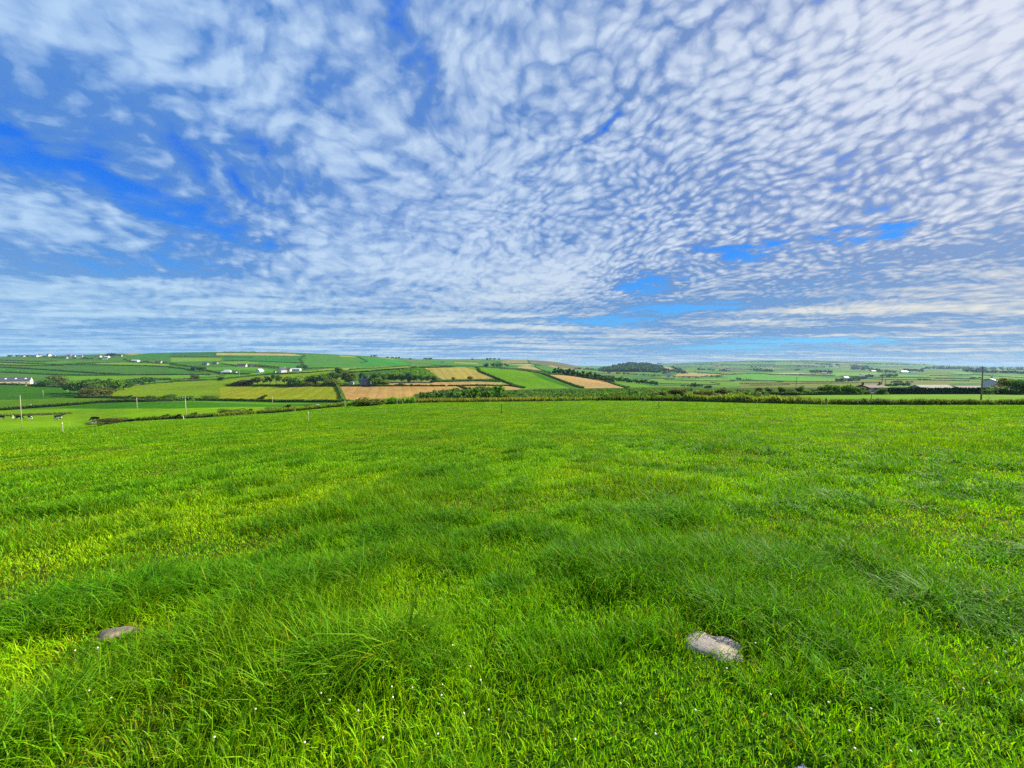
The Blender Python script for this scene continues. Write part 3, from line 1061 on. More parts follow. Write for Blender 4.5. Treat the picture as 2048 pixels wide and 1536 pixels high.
# copse on the left, below the long barn
COPSE = 'trees of the dark copse below the long barn'
for (x, vb, vt, w, k, lf) in [(140, 786, 760, 34, 'broad', 'dark'), (158, 788, 758, 36, 'broad', 'mid'), (176, 791, 757, 40, 'broad', 'dark'), (172, 793, 772, 36, 'bush', 'brown'),
                              (195, 790, 762, 36, 'bush', 'olive'), (206, 786, 756, 40, 'broad', 'dark'), (212, 789, 768, 34, 'bush', 'brown'), (232, 784, 755, 38, 'broad', 'mid'),
                              (247, 780, 756, 30, 'broad', 'dark'), (262, 775, 754, 30, 'broad', 'blue')]:
    ptree(x, vb, vt, w, k, lf, "dark leafy tree standing in the copse below the long barn", group=COPSE)
for (x, vb, vt, w, k, lf, lab) in [
        (281, 770, 753, 30, 'broad', 'dark', "broad dark tree at the far end of the copse, nearer the stone wall end"),
        (299, 767, 752, 26, 'broad', 'blue', "dark tree closing the end of the copse beside the lime field"),
        (112, 768, 748, 34, 'broad', 'olive', "olive tree with spreading crown beside the long barn"),
        (98, 773, 757, 30, 'bush', 'dark', "dark bush at the gable end of the long barn"),
        (128, 774, 760, 22, 'bush', 'brown', "brownish bush between the long barn and the copse"),
        (256, 799, 789, 18, 'swept', 'dark', "small wind-bent tree on the hedge, furthest towards the dark copse"),
        (300, 799, 789.5, 16, 'bush', 'dark', "small round dark tree on the hedge under the lime field"),
        (338, 801, 787, 34, 'bush', 'dark', "wide dark thicket on the hedge behind the crossarm pole"),
        (370, 802, 790, 30, 'bush', 'mid', "dark thicket on the hedge just beside the crossarm pole"),
        (421, 801, 788.5, 28, 'bush', 'olive', "olive thicket on the hedge between the crossarm pole and the lone tree"),
        (523, 803, 787.5, 24, 'swept', 'olive', "lone wind-bent tree on the hedge under the yellow green field"),
        (390, 758, 748, 16, 'bush', 'brown', "rusty low bush in the lime strip below the scattered cottages"),
        (442, 761, 751.5, 12, 'bush', 'dark', "single dark bush on the hedge above the lime hillside"),
        (735, 812, 794, 62, 'bush', 'olive', "big olive thicket at the field edge below the large tan field"),
        (715, 811, 799, 36, 'bush', 'mid', "green thicket at the field edge, beside the big olive one"),
        (773, 808, 797, 22, 'bush', 'brown', "small brown bush at the field edge beside the big olive thicket"),
        (870, 765, 750, 18, 'broad', 'dark', "dark tree at the lower corner of the ochre field beside the young wood"),
        (907, 762, 753.5, 10, 'broad', 'olive', "small tree on the lower hedge of the ochre field"),
        (940, 761, 751, 13, 'broad', 'olive', "taller lone tree on the lower hedge of the ochre field"),
        (981, 762, 757, 8, 'bush', 'dark', "tiny dark bush at the right corner of the ochre field"),
        (823, 771, 767, 6, 'bush', 'dark', "tiny dark bush standing out on the tan strip"),
        (800, 771, 765, 26, 'bush', 'brown', "low brown thicket on the hedge between the two tan fields"),
        (770, 771, 761, 26, 'broad', 'olive', "spreading tree beside the lime gap at the tan strip"),
        (962, 779, 771, 20, 'bush', 'brown', "brown bush behind the plantation on the tan field"),
        (1012, 802, 782, 30, 'bush', 'dark', "dark rounded bush between the plantation and the scrub"),
        (1132, 768, 764, 5, 'bush', 'dark', "tiny bush on the hedge between green hill and pinkish field"),
        (1148, 771, 766, 5, 'bush', 'dark', "second tiny bush down the hedge of the pinkish field"),
        (1251, 777, 773, 8, 'bush', 'dark', "small dark bush at the sharp corner of the pinkish field"),
        (1226, 767, 763.5, 9, 'bush', 'dark', "dark bush on the hedge above the pinkish field")]:
    ptree(x, vb, vt, w, k, lf, lab, name='tree' if k in ('broad', 'tall') else 'bush', cat='tree' if k in ('broad', 'swept') else 'bush')
# the wood around the stone house
for (x, vb, vt, w, k, lf, lab) in [
        (462, 771, 766, 22, 'bush', 'dark', None), (478, 772, 757, 34, 'swept', 'olive', None), (497, 772, 753, 42, 'swept', 'brown', None), (515, 771, 757, 22, 'thin', 'olive', None),
        (526, 771, 754, 20, 'thin', 'olive', None), (540, 772, 752, 22, 'thin', 'dark', None), (553, 771.5, 749, 24, 'thin', 'dark', None), (569, 772, 753, 24, 'thin', 'olive', None),
        (583, 772, 752, 34, 'bush', 'mid', None), (596, 772, 748, 38, 'bush', 'mid', None), (612, 772, 763, 30, 'bush', 'brown', None),
        (620, 769, 750, 28, 'broad', 'dark', None), (631, 769, 745, 36, 'broad', 'mid', None), (628, 766, 752, 22, 'broad', 'blue', None), (648, 769, 744, 34, 'broad', 'mid', None),
        (661, 767, 742, 30, 'broad', 'dark', None), (652, 772, 759, 34, 'bush', 'brown', None), (674, 772, 754, 28, 'bush', 'olive', None), (676, 764, 735.5, 26, 'tall', 'dark', None),
        (690, 766, 740, 26, 'broad', 'brown', None), (704, 767, 743, 28, 'broad', 'olive', None), (700, 768, 752, 24, 'broad', 'dark', None), (723, 768, 745.5, 18, 'tall', 'blue', None),
        (737, 768, 750, 18, 'broad', 'brown', None), (752, 770, 745, 28, 'broad', 'dark', None), (765, 768, 744, 28, 'broad', 'dark', None), (756, 772, 752, 26, 'broad', 'mid', None),
        (776, 764, 744, 24, 'broad', 'dark', None), (790, 764, 743.5, 26, 'broad', 'mid', None), (803, 764, 745, 20, 'broad', 'dark', None), (816, 764, 745.5, 18, 'tall', 'blue', None),
        (828, 764, 746, 20, 'broad', 'dark', None), (842, 764, 746, 20, 'broad', 'mid', None), (856, 764, 748, 18, 'broad', 'mid', None)]:
    if k == 'thin':
        lab = "thin tree with bare trunk showing, in the wood above the yellow green field"
    elif k == 'swept':
        lab = "wind-leaning brownish tree at the exposed end of the wood"
    elif k == 'bush':
        lab = "low bushy growth along the lower edge of the wood"
    elif k == 'tall':
        lab = "tall narrow tree rising over the wood around the stone house"
    elif lf in ('dark', 'blue'):
        lab = LT['dark']
    elif lf in ('olive', 'brown'):
        lab = LT['olive']
    else:
        lab = LT['round']
    ptree(x, vb, vt, w, k, lf, lab, group=WOOD)
# bushes on the near hedge, left
NB = [(232, 846, 834, 66, 'bush', 'brown', "long low brown thicket, nearest the cows on the field hedge"),
      (262, 843, 835, 34, 'swept', 'brown', "rusty tail of growth leaning from the long low thicket"),
      (327, 838, 826.5, 24, 'swept', 'brown', "rusty wind-bent bush on the field hedge, next after the long low thicket"),
      (353, 838, 826, 24, 'swept', 'olive', "olive wind-bent bush beside the foot of the crossarm pole"),
      (384, 836, 823, 24, 'swept', 'brown', "spiky wind-bent bush just past the foot of the crossarm pole"),
      (402, 834, 826, 18, 'swept', 'brown', "small wind-bent bush trailing the spiky one past the crossarm pole"),
      (446, 831, 816.5, 24, 'bush', 'olive', "rounded olive bush starting the row of joined bushes on the field hedge"),
      (470, 830, 817, 34, 'bush', 'brown', "middle bush of the joined row on the field hedge"),
      (496, 828, 815.5, 26, 'swept', 'brown', "last wind-bent bush of the joined row on the field hedge"),
      (547, 824, 812, 26, 'bush', 'mid', "pale green bush on the field hedge before the white post"),
      (571, 822, 806.5, 32, 'swept', 'brown', "tall rusty wind-bent bush on the field hedge before the white post"),
      (617, 818, 808, 16, 'bush', 'brown', "small brown bush right behind the white post")]
for (x, vb, vt, w, k, lf, lab) in NB:
    ptree(x, vb, vt, w, k, lf, lab, name='bush', cat='bush', detail=2)
# hedge trees on the right
for (x, vb, vt, w, k, lf, lab) in [
        (1175, 797, 789, 30, 'bush', 'brown', "low brown bush in the scrub straight above the thin dark post"),
        (1236, 800, 788, 34, 'broad', 'brown', "mushroom shaped brown bush in front of the scrub"),
        (1213, 800, 786, 16, 'bush', 'mid', "upright green bush beside the mushroom shaped brown one"),
        (1198, 802, 793, 10, 'bush', 'dark', "small near-black bush at the fence in front of the scrub"),
        (1310, 797, 782, 24, 'bush', 'olive', "olive bush before the tall branching bush"),
        (1326, 797, 781, 20, 'bush', 'brown', "brown bush leaning on the tall branching bush"),
        (1345, 797, 777, 30, 'broad', 'brown', "tall branching brown bush above the fence wire"),
        (1360, 797, 775, 30, 'broad', 'olive', "tallest olive bush above the fence wire"),
        (1395, 798, 781, 20, 'broad', 'brown', "round brown bush where the bank begins"),
        (1412, 796, 779, 28, 'bush', 'brown', "broad rusty bush where the bank begins"),
        (1443, 793, 775, 28, 'broad', 'brown', "brown bush at the highest part of the bank"),
        (1462, 792, 777, 20, 'bush', 'olive', "olive bush just beyond the highest part of the bank"),
        (1481, 790, 777, 14, 'bush', 'brown', "small round brown bush between the bank and the round headed trees"),
        (1496, 790, 777, 14, 'bush', 'mid', "small green bush between the bank and the round headed trees"),
        (1517, 789, 774, 22, 'broad', 'brown', "first round headed tree beyond the bank, with a ragged skirt"),
        (1537, 789, 773, 17, 'broad', 'olive', "neat round headed tree standing free beyond the bank"),
        (1566, 789, 773, 19, 'broad', 'olive', "round headed tree standing free, next to the leaning pole"),
        (1583, 790, 776, 22, 'bush', 'brown', "low bush at the foot of the leaning pole"),
        (1600, 789.5, 771, 20, 'broad', 'dark', "dark round tree right behind the leaning pole"),
        (1615, 790, 778, 18, 'bush', 'mid', "green bush next to the dark round tree"),
        (1630, 789.5, 776, 22, 'bush', 'brown', "brown bush in the shelter belt by the bright strip"),
        (1646, 789.5, 771, 22, 'broad', 'dark', "dark tree in the shelter belt by the bright strip"),
        (1658, 789.5, 768, 24, 'broad', 'mid', "tallest tree of the shelter belt by the bright strip"),
        (1672, 789.5, 769, 24, 'broad', 'dark', "dark broad tree near the end of the shelter belt"),
        (1690, 789.3, 767.5, 28, 'broad', 'bright', "light green tree near the end of the shelter belt"),
        (1703, 789.3, 769, 24, 'bush', 'mid', "leafy bush joining the shelter belt and the bungalow gap"),
        (1716, 789.3, 772, 22, 'bush', 'dark', "dark bush hiding the near wall of the bungalow"),
        (1764, 789, 774, 20, 'bush', 'dark', "dark clipped bush starting the long trimmed hedge"),
        (1996, 788, 765, 26, 'bush', 'red', "rusty red bush in front of the white house"),
        (1975, 789, 778, 16, 'bush', 'mid', "small green bush at the foot of the big power pole"),
        (2016, 788, 754.5, 34, 'broad', 'olive', "big olive tree beside the white house"),
        (2010, 789, 770, 40, 'bush', 'dark', "dark undergrowth bush below the big olive tree"),
        (2040, 789, 756, 36, 'broad', 'dark', "big dark tree behind the olive one by the white house"),
        (2046, 789, 768, 34, 'bush', 'brown', "brown bush at the far right end of the garden"),
        (2085, 789, 758, 44, 'broad', 'dark', "dark garden tree beyond the end of the trimmed hedge")]:
    ptree(x, vb, vt, w, k, lf, lab, name='tree' if k == 'broad' else 'bush', cat='tree' if k == 'broad' else 'bush', detail=2)
# row of tall trees behind the pinkish field
WR = 'tall dark trees in the belt behind the pinkish field'
rr = random.Random(3)
for k in range(26):
    t = k / 25
    x = 1108 + 118 * t
    vb = 748 + 18.5 * t - 2 * math.sin(t * 3.1)
    ptree(x, vb, vb - rr.uniform(11, 15.5), rr.uniform(9, 13), rr.choice(['conifer', 'tall', 'tall']), rr.choice(['blue', 'dark', 'dark']),
          "tall dark tree in the belt behind the pinkish field", group=WR, detail=0)
LR = 'lighter trees trailing from the belt down the valley'
for k in range(22):
    t = k / 21
    x = 1208 + 106 * t
    vb = 760 + 11.5 * t
    ptree(x, vb, vb - rr.uniform(8, 14) * (1 - .25 * t), rr.uniform(9, 14), rr.choice(['broad', 'tall']), rr.choice(['mid', 'mid', 'blue', 'dark']),
          "lighter green tree trailing from the belt down the valley", group=LR, detail=0)
# clumps on the left hill
CL = 'dark trees of the clump below the hill cottages'
for k in range(9):
    ptree(385 + rr.uniform(0, 24), 739 + rr.uniform(0, 5), 731 + rr.uniform(0, 3), rr.uniform(9, 13), 'broad', rr.choice(['dark', 'blue']),
          "dark tree in the clump below the hill cottages", group=CL, detail=0)
GL = 'dark trees where the stream gully ends'
for k in range(9):
    ptree(600 + rr.uniform(-6, 12), 737 + rr.uniform(0, 2.5), 729 + rr.uniform(0, 3), rr.uniform(7, 11), 'broad', rr.choice(['dark', 'blue']),
          "dark tree clustered where the stream gully meets the farm", group=GL, detail=0)
SB = 'shelter trees along the lane of the hill cottages'
for k in range(16):
    t = k / 15
    ptree(500 + 56 * t, 731 + 6 * t + rr.uniform(-.5, .5), 727 + 5.5 * t, rr.uniform(7, 11), 'broad', rr.choice(['dark', 'olive']),
          "small dark shelter tree along the lane of the hill cottages", group=SB, detail=0)
SK = 'tiny trees along the skyline of the left hill'
for (x, vb, w, h) in [(743, 713, 5, 3), (748, 713.5, 4, 4), (752, 713.5, 6, 3), (775, 716.2, 7, 3), (785, 716.8, 8, 3), (792, 717, 7, 3), (798, 717.5, 5, 4.5),
                      (820, 718.8, 7, 3), (852, 719.4, 9, 4), (860, 719.4, 9, 4), (848, 719.4, 6, 3), (945, 719.5, 6, 3), (974, 719.8, 7, 4), (980, 720, 8, 4.5), (988, 720, 9, 4), (998, 720, 7, 3.5)]:
    ptree(x, vb + .4, vb - h, w, 'broad', 'blue', "tiny dark tree on the skyline of the left hill", group=SK, detail=0)
KN = 'dark trees crowning the rise beside the village'
for k in range(12):
    x = 212 + 28 * k / 11
    ptree(x, 713, 710 - 3.6 * math.sin(math.pi * (k + .5) / 12) - rr.uniform(0, .8), rr.uniform(6, 9), 'broad', 'dark',
          "dark tree crowning the rise beside the village", group=KN, detail=0)
VT = 'hedge trees and garden trees between the village houses'
for x in (20, 34, 55, 66, 88, 92, 107, 112, 118, 125, 150, 168, 172, 177, 184, 200, 250, 256, 262, 283, 290, 296, 304, 312, 318, 328, 335, 345, 352):
    vb = float(np.interp(x, [0, 60, 120, 250, 262, 360], [714.5, 714, 717, 721, 724.5, 729]))
    ptree(x, vb, vb - rr.uniform(2.5, 5), rr.uniform(6, 11), 'broad', rr.choice(['dark', 'blue', 'olive']), "dark garden tree between the pale village houses", group=VT, detail=0)
FT = 'dark trees around the farmstead on the middle hill'
for k in range(16):
    ptree(968 + 50 * rr.random(), 734.5 + rr.uniform(-2, 1.5), 727 + rr.uniform(-2, 2), rr.uniform(6, 10), 'broad', rr.choice(['dark', 'blue']),
          "dark tree around the far farmstead between the hills", group=FT, detail=0)

# ------------------------------------------------------------------ hedges
H = [
    # near field edge
    ([(277, 842), (340, 838.5), (430, 834)], 0.45, 1.4, 'hedge', "low scruffy hedge between the long brown thicket and the joined bushes", .5, True),
    ([(430, 834), (520, 827), (600, 821.5), (690, 813)], 0.55, 1.8, 'olive', "brown hedge on a bank running past the white post", .4, True),
    ([(690, 812.6), (790, 808), (830, 806.2)], 1.0, 2.2, 'mid', "green ragged hedge below the large tan field", .5, True),
    ([(830, 806), (920, 804.6), (1010, 803.6), (1090, 802.6)], .62, 2.0, 'reed', "straw-topped grassy bank below the plantation", .35, True),
    ([(1090, 802.5), (1150, 801.8), (1205, 801.2)], 0.5, 2.0, 'olive', "low grassy bank in front of the scrub", .5, True),
    ([(1205, 801.3), (1290, 801.8), (1370, 803.2)], .72, 1.6, 'hedge', "dark bank under the fence wire before the scrub", .4, True),
    ([(1370, 803.2), (1420, 804.3), (1490, 806), (1570, 807.6), (1640, 808.8)], 1.3, 2.6, 'olive', "tall grassy bank in deep shade where the round headed trees stand behind", .5, True),
    ([(1640, 808.8), (1720, 809.6), (1800, 809.8)], .85, 1.8, 'hedge', "dark bank with a bare post, running up to the bright strip", .45, True),
    ([(1800, 809.8), (1950, 809.6), (2160, 809.6)], .85, 1.8, 'hedge', "long brown-topped bank in front of the bright strip", .5, True),
    # trimmed garden hedge
    ([(1758, 788.6), (1850, 788.3), (1968, 788)], 2.75, 1.6, 'trim', "long neatly trimmed dark hedge hiding the big shed", .05, False),
    ([(1968, 788.2), (2060, 788), (2150, 788)], 2.6, 2.0, 'trim', "darker garden hedge under the big trees by the white house", .3, False),
    ([(1500, 790), (1590, 790.5), (1700, 789.6), (1745, 789)], 1.4, 1.6, 'dark', "rough dark hedge behind the bright strip", .6, False),
    # valley
    ([(0, 821), (60, 816.5), (130, 812), (216, 805), (300, 803.5), (345, 802.5)], 1.3, 2.0, 'hedge', "dark hedge bank curving beyond the cows", .3, True),
    ([(-60, 834), (0, 832.5), (80, 830), (140, 828)], .3, 2.2, 'brown', "low brown ridge of rough grass behind the cows", .5, True),
    ([(152, 796), (220, 796.5), (300, 799), (345, 801)], 1.8, 2.2, 'hedge', "hedge at the foot of the lime hillside, near the dark copse", .4, False),
    ([(345, 801), (430, 802), (520, 803.5), (600, 804.5), (700, 805)], 2.0, 2.4, 'dark', "dark hedge at the foot of the yellow green field", .25, False),
    ([(700, 804), (760, 803), (830, 802)], 1.2, 2.0, 'dark', "thin dark hedge at the foot of the large tan field", .3, False),
    ([(457, 772), (520, 772.4), (600, 772.6), (680, 773)], 1.9, 2.2, 'dark', "straight dark hedge below the wood, above the yellow green field", .2, False),
    ([(680, 773), (740, 772.8), (830, 772.6), (890, 772.7)], 1.4, 2.0, 'hedge', "straight hedge between the large tan field and the stone house", .3, False),
    ([(897, 772.7), (960, 771.5), (1020, 772), (1050, 776)], 1.3, 2.0, 'hedge', "hedge between the tan strip and the lower tan corner", .3, False),
    ([(918, 772.6), (935, 779)], 1.4, 2.0, 'hedge', "short hedge splitting the two tan fields", .3, False),
    ([(674, 772), (682, 786), (688, 803)], 2.2, 3.0, 'mid', "steep hedge between yellow green and tan fields", .3, False),
    ([(862, 764), (900, 763.5), (960, 762.5), (1000, 763.5)], 1.5, 2.2, 'dark', "dark hedge along the foot of the ochre field", .3, False),
    ([(840, 735.6), (900, 734.8), (935, 735)], 1.3, 2.0, 'hedge', "hedge along the crest above the ochre field", .3, False),
    ([(935, 735), (960, 744), (990, 756), (1020, 768), (1048, 776.5)], 1.8, 2.6, 'dark', "hedge running down between ochre field and green hill", .3, False),
    ([(1000, 737.5), (1060, 744), (1085, 747.5)], 1.3, 2.2, 'hedge', "hedge along the top of the green hill", .3, False),
    ([(1085, 748), (1115, 759), (1140, 768), (1166, 776.3)], 1.7, 2.6, 'dark', "hedge between green hill and pinkish field", .3, False),
    ([(1085, 748), (1133, 751), (1170, 756), (1211, 762), (1258, 776)], 1.5, 2.4, 'dark', "hedge above the pinkish field, following its curve", .3, False),
    ([(690, 746), (740, 743.5), (800, 738.5), (840, 736)], 1.6, 2.6, 'dark', "dark double hedge above the young wood", .3, False),
    ([(700, 740), (760, 736.4), (815, 732.5), (832, 734)], 1.5, 2.6, 'dark', "hedge below the bright far hill", .3, False),
    ([(340, 764), (400, 761.5), (470, 756), (530, 749.5), (590, 746.5)], 1.6, 2.4, 'dark', "long hedge rising along the top of the lime hillside", .3, False),
    ([(300, 763), (318, 761), (340, 760)], 3.0, 4.0, 'dark', "thick dark hedge where the copse joins the lime hillside", .3, False),
    ([(340, 760), (400, 757), (450, 751)], .9, 3.0, 'olive', "pale hedge along the lime strip below the cottages", .4, False),
    ([(560, 749), (620, 745.5), (672, 741.5)], 1.4, 2.6, 'dark', "dark hedge under the yellow lime strip by the white farm", .3, False),
    ([(0, 769.5), (60, 771.5), (110, 774.5), (140, 776)], 1.7, 3.0, 'dark', "overgrown dark hedge in front of the long barn", .5, False),
    ([(285, 770), (320, 766), (345, 765)], 1.0, 2.0, 'dark', "thin dark hedge between copse end and lime field", .3, False),
    # far left hill
    ([(-60, 744), (0, 744.5), (60, 747.5), (120, 750.5), (200, 751), (340, 750), (420, 749.5)], 1.6, 3.0, 'dark', "long dark hedge crossing the hill behind the copse", .3, False),
    ([(0, 734.5), (60, 738), (120, 742), (180, 746), (240, 749)], 1.8, 3.0, 'dark', "dark hedge slanting down the hill above the long barn", .2, False),
    ([(0, 730.5), (80, 732), (125, 731)], 1.5, 3.0, 'hedge', "hedge under the lime strip at the left of the hill", .3, False),
    ([(0, 724.5), (50, 727), (120, 730), (200, 730.5), (290, 732), (345, 734.5)], 1.6, 3.0, 'dark', "hedge between the lime strips below the village", .3, False),
    ([(115, 730), (150, 727.5), (190, 726.5), (240, 724.5)], 1.6, 3.0, 'dark', "hedge with bushes under the bright field below the village", .4, False),
    ([(40, 722), (80, 723.5), (115, 722)], 1.6, 3.0, 'dark', "dark hedge under the houses at the village end", .4, False),
    ([(0, 720.5), (45, 722.5)], 1.6, 3.0, 'dark', "short hedge at the left margin of the hill", .4, False),
    ([(340, 714), (400, 713.8), (460, 714.5), (505, 715)], 1.4, 3.0, 'dark', "hedge below the pale tan strip of the hilltop", .3, False),
    ([(450, 721), (520, 722.8), (600, 726)], 1.4, 3.0, 'dark', "thin hedge across the green slope beside the gully", .3, False),
    ([(430, 711), (432, 706)], 1.6, 3.0, 'dark', "short hedge closing the end of the hilltop tan strip", .3, False),
    ([(445, 704.6), (510, 704.2)], 1.8, 3.0, 'dark', "dark hedge on the skyline above the tan strip", .3, False),
    ([(511, 705.6), (586, 707)], 1.2, 3.0, 'brown', "brown hedge dividing the hilltop tan strips", .3, False),
    ([(340, 728), (380, 733.5), (410, 736)], 1.6, 3.0, 'dark', "hedge leading from the village into the dark clump", .4, False),
    ([(340, 735), (370, 738), (388, 742)], 1.6, 3.0, 'dark', "second hedge leading into the dark clump", .4, False),
    ([(410, 740.5), (450, 748), (500, 748.5)], 2.0, 3.0, 'olive', "overgrown hedge beside the lowest white cottage", .4, False),
    ([(444, 728), (480, 733), (520, 733.5)], 1.6, 3.0, 'dark', "hedge along the lane past the long white cottage", .4, False),
    ([(609, 711), (600, 718), (606, 726), (604, 734)], 1.6, 4.0, 'blue', "scrubby stream gully running down the far slope", .6, False),
    ([(716, 714), (735, 723), (722, 726)], 1.4, 3.0, 'dark', "faint hedge turning a corner on the bright far slope", .3, False),
    ([(610, 738.5), (640, 737), (668, 736.5)], 1.8, 3.0, 'dark', "dark hedge behind the yellow lime strip", .3, False),
    # between the hills
    ([(863, 731), (940, 732.5), (1000, 735.5), (1040, 739)], 1.8, 4.0, 'dark', "hedge behind the crest towards the far farmstead", .3, False),
    ([(1020, 728.5), (1058, 727.5), (1080, 731.5)], 2.0, 5.0, 'dark', "hedge under the brown hilltop between the hills", .3, False),
    ([(1040, 738), (1070, 742), (1100, 746)], 1.8, 4.0, 'dark', "hedge with bushes below the far tan patch", .4, False),
    ([(1070, 731), (1075, 736), (1100, 745)], 1.8, 4.0, 'dark', "hedge beside the far green wedge", .3, False),
    ([(1056, 721), (1060, 728)], 2.0, 5.0, 'dark', "short hedge across the brown hilltop", .3, False),
]
for (pts, h, w, lf, lab, rough, grassy) in H:
    hedge(pts, h, w, lf, lab, rough=rough, grassy=grassy)

# ------------------------------------------------------------------ growth that reads as one mass
def places(pts, h0, h1, w0, w1, seed):
    rng = random.Random(seed)
    out = []
    for (x, v) in pts:
        p = unpix(x, v)
        out.append((p.x, p.y, p.z, rng.uniform(h0, h1), rng.uniform(w0, w1)))
    return out


mass("plantation", places(scatter_px(((838, 802), (842, 797), (870, 791), (905, 787), (960, 783), (990, 785), (1003, 800), (1000, 802.5)), 520, 5), 3.6, 5.6, 2.6, 3.8, 5),
     'tall', 110, .13, LEAF['sapling'], "dense young plantation of slim green saplings below the tan field", 5)
mass("scrub", places(scatter_px(((1005, 801), (1020, 786), (1060, 780), (1170, 779), (1260, 779), (1330, 778), (1420, 783), (1560, 789), (1480, 797), (1420, 800), (1300, 799), (1200, 799.5)), 700, 6), 1.0, 2.8, 2.0, 4.0, 6),
     'bush', 80, .12, LEAF['sapling'], "tangled green willow scrub filling the wet ground beyond the field", 6)
mass("young_wood", places(scatter_px(((782, 756), (784, 741), (815, 738), (850, 738.5), (868, 748), (868, 757)), 170, 8), 2.2, 4.0, 2.6, 4.2, 8),
     'bush', 70, .11, LEAF['bright'], "light green young wood on the slope behind the stone house", 8)
mass("forest_hill", places(scatter_px(((1198, 740.5), (1215, 737), (1232, 732.5), (1256, 728.5), (1296, 729.5), (1322, 734.5), (1330, 742), (1318, 744.5), (1270, 743), (1210, 743)), 650, 9), 9, 15, 18, 30, 9),
     'broad', 40, .24, LEAF['forest'], "dark conifer forest covering the rounded hill", 9)
# woods, hedgerow trees and hedges of the far right hand country
fw = []
rr = random.Random(12)
CLUMPS = [((1395, 740), (1460, 743), 26, 4.5), ((1440, 742), (1455, 743), 8, 5), ((1505, 742), (1545, 744), 30, 6), ((1590, 742), (1600, 741), 8, 4), ((1620, 745), (1662, 746), 30, 6), ((1625, 729), (1680, 731), 24, 3.5),
          ((1700, 733), (1740, 737), 22, 5), ((1700, 738), (1760, 743), 40, 6.5), ((1755, 744), (1792, 745.5), 26, 5), ((1810, 742), (1850, 744), 24, 5.5), ((1840, 738), (1960, 739), 60, 5), ((1930, 744), (2048, 748), 60, 7),
          ((1940, 739), (2060, 741), 60, 5), ((1860, 735), (2060, 737), 50, 3.5), ((1408, 754), (1443, 754.5), 18, 4), ((1472, 759.5), (1482, 759.5), 7, 4.5), ((1484, 760), (1508, 760), 7, 3), ((1553, 764), (1570, 764), 12, 3),
          ((1382, 774), (1402, 774.5), 12, 9), ((1406, 776), (1425, 777), 10, 6), ((1362, 773), (1382, 773.5), 14, 3.5), ((1300, 744), (1340, 748), 30, 5), ((1330, 742), (1372, 748), 30, 6), ((1345, 737), (1362, 742), 14, 5),
          ((1175, 739), (1212, 744), 26, 4), ((1150, 738), (1180, 741), 14, 4), ((1215, 747), (1300, 752), 26, 4.5), ((1290, 752), (1400, 757), 26, 3.5), ((1665, 763), (1720, 762), 30, 6), ((1698, 759), (1735, 758), 26, 6), ((1730, 754), (1745, 754), 8, 5),
          ((1760, 753), (1795, 753), 22, 5.5), ((1783, 766), (1805, 765), 16, 4.5), ((1812, 765), (1825, 765), 8, 3), ((1836, 760), (1860, 760), 16, 3), ((1940, 758), (1960, 757), 10, 4), ((1790, 772), (1818, 771.5), 18, 7), ((1770, 772), (1792, 772.5), 16, 5),
          ((1315, 727.5), (1330, 727), 8, 3.5), ((1370, 748), (1480, 748.5), 20, 2.5), ((1500, 735), (1560, 735), 20, 3), ((1580, 733), (1680, 735), 30, 3), ((1400, 733), (1480, 732), 18, 2.5), ((1560, 727), (1640, 727), 16, 2.2), ((1420, 727), (1540, 726), 20, 2), ((1690, 727), (1850, 731), 26, 2.5)]
for (a, b, n, hp) in CLUMPS:
    for k in range(n):
        t = rr.random()
        p = unpix(a[0] + (b[0] - a[0]) * t, a[1] + (b[1] - a[1]) * t + rr.uniform(-.5, .5))
        h = hp * rr.uniform(.6, 1.05) / F_PX * p.y
        fw.append((p.x, p.y, p.z, h, h * rr.uniform(.9, 1.5)))
LINES = [((1360, 745), (1390, 744), (1443, 748.6)), ((1443, 750), (1510, 747.6), (1592, 750.6), (1670, 752)), ((1460, 761.5), (1540, 762), (1620, 764), (1690, 764)), ((1355, 754), (1410, 754)), ((1540, 749.6), (1632, 749.4)),
         ((1680, 752.5), (1760, 755), (1860, 755)), ((1480, 768), (1560, 766.5)), ((1500, 771), (1580, 770)), ((1560, 767.5), (1700, 766.5), (1760, 765)), ((1690, 757), (1800, 760), (1940, 762)), ((1860, 752), (1945, 750), (2060, 757)), ((1870, 757), (1960, 759), (2060, 762)),
         ((1330, 760), (1400, 762), (1470, 763)), ((1310, 767), (1380, 769), (1440, 770)), ((1300, 757), (1350, 758)), ((1350, 737.5), (1345, 742)), ((1450, 738), (1540, 740.5)), ((1390, 729), (1500, 731), (1620, 732)), ((1480, 724), (1600, 723), (1700, 726), (1820, 730)), ((1420, 765), (1440, 768))]
for L in LINES:
    for a, b in zip(L[:-1], L[1:]):
        n = max(3, int(abs(b[0] - a[0]) / 1.6))
        for k in range(n):
            t = (k + rr.random() * .6) / n
            p = unpix(a[0] + (b[0] - a[0]) * t, a[1] + (b[1] - a[1]) * t)
            fw.append((p.x, p.y, p.z, rr.uniform(.5, 1.3) * 1.3 / F_PX * p.y, rr.uniform(2.2, 3.2) / F_PX * p.y))
mass("far_woods", fw, 'broad', 26, .24, LEAF['far'], "far hedgerows and small woods fading across the right hand valley", 10)

# ------------------------------------------------------------------ the grass of the near field
ROCKS = [(1437, 1292, 0.160, 0.118, 0.036), (230, 1271, 0.125, 0.070, 0.046), (1606, 1543, 0.036, 0.03, 0.024)]
ROCK_AT = [unpix(r[0], r[1]) for r in ROCKS]
